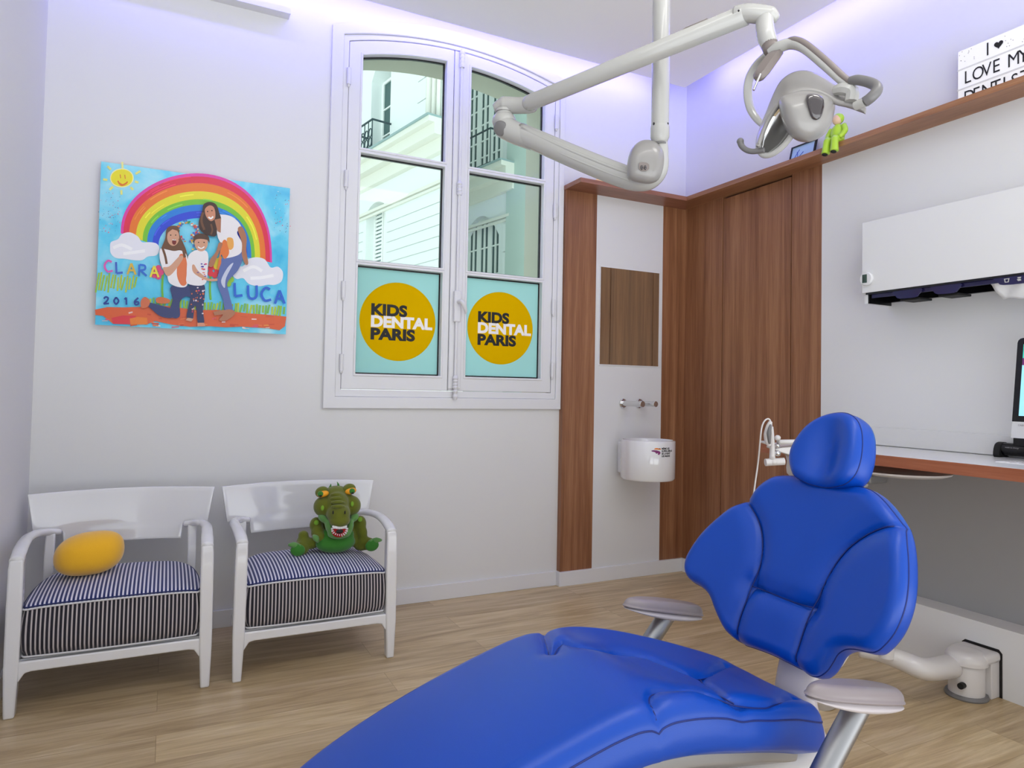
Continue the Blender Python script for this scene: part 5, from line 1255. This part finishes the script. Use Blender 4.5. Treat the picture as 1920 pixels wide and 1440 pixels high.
# ------------------------------------------------------------------ instrument unit behind the headrest
D0 = 2.68
iu = thing('instrument_unit', 'white dental instrument unit with a corded handset beside the headrest', 'dental unit', tuple(dp(1500, 880, D0)))
bm = bmesh.new(); cyl(bm, dp(1435, 867, D0), dp(1470, 865, D0), .0145, seg=20); ellipsoid(bm, dp(1450, 866, D0), (.018, .018, .015)); finish('crossbar', bm, 'unit_plastic', iu, smooth=True)
bm = bmesh.new(); tube(bm, [dp(1448, 862, D0), dp(1448, 830, D0), dp(1447, 800, D0)], [.012, .009, .006], 14, smooth=3); finish('upright', bm, 'unit_plastic', iu, smooth='all')
ha = thing('curing_handset', 'slim grey white corded handset hooked on the white instrument unit', 'handset', tuple(dp(1442, 830, D0-.04)))
bm = bmesh.new(); tube(bm, [dp(1445, 790, D0-.04), dp(1442, 800, D0-.04), dp(1439, 815, D0-.04), dp(1440, 828, D0-.04), dp(1443, 836, D0-.04)], [.006, .012, .014, .012, .007], 16, smooth=5, flat=1)
hh = finish('handset_body', bm, 'unit_plastic', ha, smooth='all')
bm = bmesh.new(); tube(bm, [dp(1445, 796, D0-.052), dp(1442, 812, D0-.056), dp(1443, 832, D0-.052)], [.004, .009, .004], 12, smooth=4); finish('grip_panel', bm, 'lamp_grey', hh, smooth='all')
bm = bmesh.new(); tube(bm, [dp(1445, 792, D0-.04), dp(1443, 787, D0-.04), dp(1439, 785.5, D0-.04), dp(1433, 790, D0-.04), dp(1428, 803, D0-.04), dp(1425, 830, D0-.03), dp(1421, 870, D0), dp(1416, 905, D0), dp(1410, 950, D0)], .0032, 8, smooth=6); finish('cord', bm, 'unit_plastic', ha, smooth='all')
bm = bmesh.new(); tube(bm, [dp(1427, 828, D0), dp(1436, 830, D0), dp(1448, 829, D0)], [.004, .007, .006], 10); finish('holder_hook', bm, 'unit_plastic', iu, smooth='all')
for yy, r0_ in ((821, .011), (836, .009), (850, .012)):
    finish('joint_knob', ellipsoid(bmesh.new(), dp(1458, yy, D0), (r0_*1.1, r0_, r0_)), 'chrome' if yy > 830 else 'unit_plastic', iu, smooth='all')
bm = bmesh.new(); tube(bm, [dp(1460, 829, D0), dp(1490, 828, D0+.03), dp(1525, 826, D0+.06)], [.012, .011, .010], 12, flat=.8); finish('tray_arm', bm, 'unit_plastic', iu, smooth='all')
o = finish('unit_body', plate(bmesh.new(), smooth_loop([(-.03, 0), (.0, .012), (.22, .02), (.24, .0), (.22, -.075), (.10, -.12), (.05, -.10), (.045, -.03)], 3), [], lambda a, b, d: dp(1470, 845, D0)+rt*a+Vector((0, 0, b))+fw*d, 0, .10), 'unit_plastic', iu, bevel=.008)
tr = at(1690, 886, 'z', .872); print('TR', tr)
bm = bmesh.new(); lathe(bm, [(0, -.012), (.16, -.010), (.188, 0), (.192, .008), (.184, .008), (.16, .0), (0, -.002)], (tr.x, tr.y, .872), 64)
finish('instrument_tray', bm, 'unit_plastic', iu, smooth=True)
bm = bmesh.new(); j1 = Vector((tr.x-.12, tr.y+.06, 0)); B(bm, (j1.x-.06, j1.y-.04, .825), (j1.x+.06, j1.y+.05, .862)); finish('tray_bracket', bm, 'lamp_grey', iu, bevel=.01)
bm = bmesh.new(); tube(bm, [Vector((tr.x-.1, tr.y+.1, .82)), Vector((tr.x-.25, tr.y+.12, .80)), dp(1530, 880, D0+.02)], .02, 12, smooth=4); finish('link_arm', bm, 'unit_plastic', iu, smooth='all')
bm = bmesh.new(); ub = dp(1530, 880, D0+.02); tube(bm, [ub, Vector((ub.x, ub.y, .5)), Vector((ub.x, ub.y, .15)), Vector((ub.x+.02, ub.y-.02, 0))], [.03, .03, .03, .05], 16); finish('unit_post', bm, 'unit_plastic', iu, smooth='all')

# ------------------------------------------------------------------ things on the corner shelf
SZ = 2.487
lx = 3.10; l0 = at(1795, 180, 'x', lx)
lb = thing('letter_light_box', 'lit white letter box reading I love my dentist on the right shelf', 'light box', (lx, l0.y, SZ))
zt_l = at(1795, 97, 'x', lx).z; wl = .42
mat('light_box_face', (236, 236, 238), .2, coat=.6, emit=.28)
def lbp(x, z, d): return Vector((lx+d, l0.y-x, z))
finish('case', plate(bmesh.new(), [(0, SZ), (wl, SZ), (wl, zt_l), (0, zt_l)], [], lbp, .002, .045), 'panel_white', lb, bevel=.002)
fc_ = finish('face', plate(bmesh.new(), [(.004, SZ+.004), (wl-.004, SZ+.004), (wl-.004, zt_l-.004), (.004, zt_l-.004)], [], lbp, -.001, .002), 'light_box_face', lb)
rowh = (zt_l-at(1797, 133, 'x', lx).z); rz = [zt_l-rowh, zt_l-2*rowh, zt_l-3*rowh]
for z in rz[:2]: finish('letter_rail', plate(bmesh.new(), [(0, z-.003), (wl, z-.003), (wl, z+.003), (0, z+.003)], [], lbp, -.003, 0), 'panel_white', fc_)
ys = [at(p, 120, 'x', lx) for p in (1852,)]
def ltr(ch, px_, z0, hgt):
    bm = bmesh.new(); y_ = at(px_, 130, 'x', lx).y
    cu = bpy.data.curves.new('t', 'FONT'); cu.body = ch; cu.size = 1; oo = bpy.data.objects.new('t', cu); C.objects.link(oo); bpy.context.view_layer.update(); hh_ = oo.dimensions.y; bpy.data.objects.remove(oo)
    sz = hgt/max(hh_, .1)*1.0
    text_mesh(bm, ch, lambda x, y, dd: Vector((lx-.0035, y_-x*.8, z0+y)), sz); finish('letter', bm, 'black_flat', fc_)
hl = rowh*.62
for ch, px_ in (('I', 1849),): ltr(ch, px_, rz[0]+rowh*.18, hl)
for ch, px_ in (('L', 1808), ('O', 1823), ('V', 1842), ('E', 1861), ('M', 1889), ('Y', 1910)): ltr(ch, px_, rz[1]+rowh*.2, hl)
for ch, px_ in (('D', 1807), ('E', 1824), ('N', 1840), ('T', 1859), ('I', 1880), ('S', 1896), ('T', 1913)): ltr(ch, px_, rz[2]+rowh*.2, hl)
hy = at(1873, 85, 'x', lx); hp = []
for i in range(30):
    a = 2*PI*i/30; hp.append((16*math.sin(a)**3, 13*math.cos(a)-5*math.cos(2*a)-2*math.cos(3*a)-math.cos(4*a)))
finish('heart', plate(bmesh.new(), [(l0.y-hy.y+x*.0011, rz[0]+rowh*.5+y*.0011) for x, y in hp], [], lbp, -.0035, -.0015), 'black_flat', fc_)
bm = bmesh.new(); rng = random.Random(5)
for i in range(22):
    x = rng.choice([rng.uniform(.01, .075), rng.uniform(.19, .28)]); z = rz[0]+rowh*rng.uniform(.15, .92); plate(bm, ell(x, z, .0016, .0016, 8), [], lbp, -.002, -.0012)
finish('confetti_dots', bm, 'lamp_taupe', fc_)
# seated green figurine: plain, legs hanging over the shelf edge
fgp = at(1562, 268, 'x', 2.995); gy = fgp.y
fg = thing('seated_figurine', 'small lime green seated figurine with legs over the shelf edge behind the lamp', 'figurine', (3.01, gy, SZ))
mat('lime', (176, 214, 60), .35); mat('blond', (232, 196, 70), .6); mat('skin_plain', (226, 190, 160), .6)
zg = SZ
bm = bmesh.new(); ellipsoid(bm, (3.03, gy, zg+.055), (.032, .036, .052)); ellipsoid(bm, (3.02, gy, zg+.02), (.036, .04, .022)); bo = finish('torso', bm, 'lime', fg, smooth='all')
for sg in (-1, 1):
    bm = bmesh.new(); tube(bm, [(3.02, gy+sg*.02, zg+.016), (2.984, gy+sg*.022, zg+.018), (2.976, gy+sg*.024, zg-.01), (2.972, gy+sg*.026, zg-.05)], [.017, .018, .018, .021], 14, smooth=5); lg = finish('leg', bm, 'lime', fg, smooth='all')
    finish('shoe', ellipsoid(bmesh.new(), (2.966, gy+sg*.026, zg-.055), (.018, .011, .008)), 'rubber_black', lg, smooth='all')
    bm = bmesh.new(); tube(bm, [(3.03, gy+sg*.034, zg+.09), (3.02, gy+sg*.05, zg+.055), (2.995, gy+sg*.036, zg+.022)], [.014, .014, .011], 12, smooth=4); finish('arm', bm, 'lime', fg, smooth='all')
hd_ = finish('head', ellipsoid(bmesh.new(), (3.025, gy, zg+.128), (.024, .024, .027)), 'skin_plain', fg, smooth='all')
finish('hood', ellipsoid(bmesh.new(), (3.033, gy, zg+.134), (.027, .029, .028)), 'lime', hd_, smooth='all')
# framed print leaning on the wall
f0 = at(1481, 296, 'x', 3.14)
pf = thing('framed_print', 'black framed pale blue print leaning on the wall behind the operating lamp', 'picture frame', (3.14, f0.y, SZ))
mat('print_pale', (170, 200, 226), .3)
yy0, yy1, hh1 = f0.y, f0.y-.17, .13
def pfp(a, b, d): return Vector((3.12+.25*b+d, a, SZ+b))
finish('frame', plate(bmesh.new(), [(yy0, 0), (yy1, 0), (yy1, hh1), (yy0, hh1)], [[(yy0-.008, .008), (yy1+.008, .008), (yy1+.008, hh1-.008), (yy0-.008, hh1-.008)]], pfp, 0, .012), 'black_plastic', pf)
pr_ = finish('print', plate(bmesh.new(), [(yy0-.007, .007), (yy1+.007, .007), (yy1+.007, hh1-.007), (yy0-.007, hh1-.007)], [], pfp, .005, .009), 'print_pale', pf)
mat('ink_blue', (50, 80, 190), .5)
bm = bmesh.new()
for pts in ([(.02, .03), (.04, .07), (.06, .10)], [(.05, .02), (.055, .06), (.045, .09)], [(.03, .06), (.06, .055), (.09, .08)]): tube(bm, [pfp(yy0-a, b, .004) for a, b in pts], .0016, 6, smooth=4)
finish('ink_lines', bm, 'ink_blue', pr_)
# small toy on the left shelf, mostly behind the lamp arm
t0 = at(1128, 334, 'y', 3.60)
ty = thing('plush_figurine', 'small cream and orange soft toy lying on the shelf left of the lamp joint', 'toy', (t0.x, 3.60, SZ))
mat('toy_cream', (246, 206, 150), .8); mat('toy_orange', (240, 160, 70), .8); mat('toy_pink', (206, 120, 150), .8)
tb = blob('toy_body', [((t0.x, 3.60, SZ+.03), (.05, .032, .03)), ((t0.x+.06, 3.60, SZ+.028), (.04, .03, .028)), ((t0.x+.11, 3.61, SZ+.04), (.03, .03, .03))], 'toy_cream', ty, vox=.005)
finish('toy_arm', ellipsoid(bmesh.new(), (t0.x+.02, 3.565, SZ+.022), (.03, .012, .011)), 'toy_orange', tb, smooth='all')
t1 = at(1160, 309, 'y', 3.62)
th = thing('pink_toy', 'small pink topped toy on the shelf peeking above the lower lamp arm', 'toy', (t1.x, 3.62, SZ))
bm = bmesh.new(); lathe(bm, [(0, 0), (.022, 0), (.016, .03), (.012, .06), (.016, t1.z-SZ-.03), (.010, t1.z-SZ-.02)], (t1.x, 3.62, SZ), 20); finish('toy_stem', bm, 'toy_cream', th, smooth=True)
finish('toy_top', ellipsoid(bmesh.new(), (t1.x, 3.62, t1.z-.006), (.024, .022, .014)), 'toy_pink', th, smooth='all')
#PART4
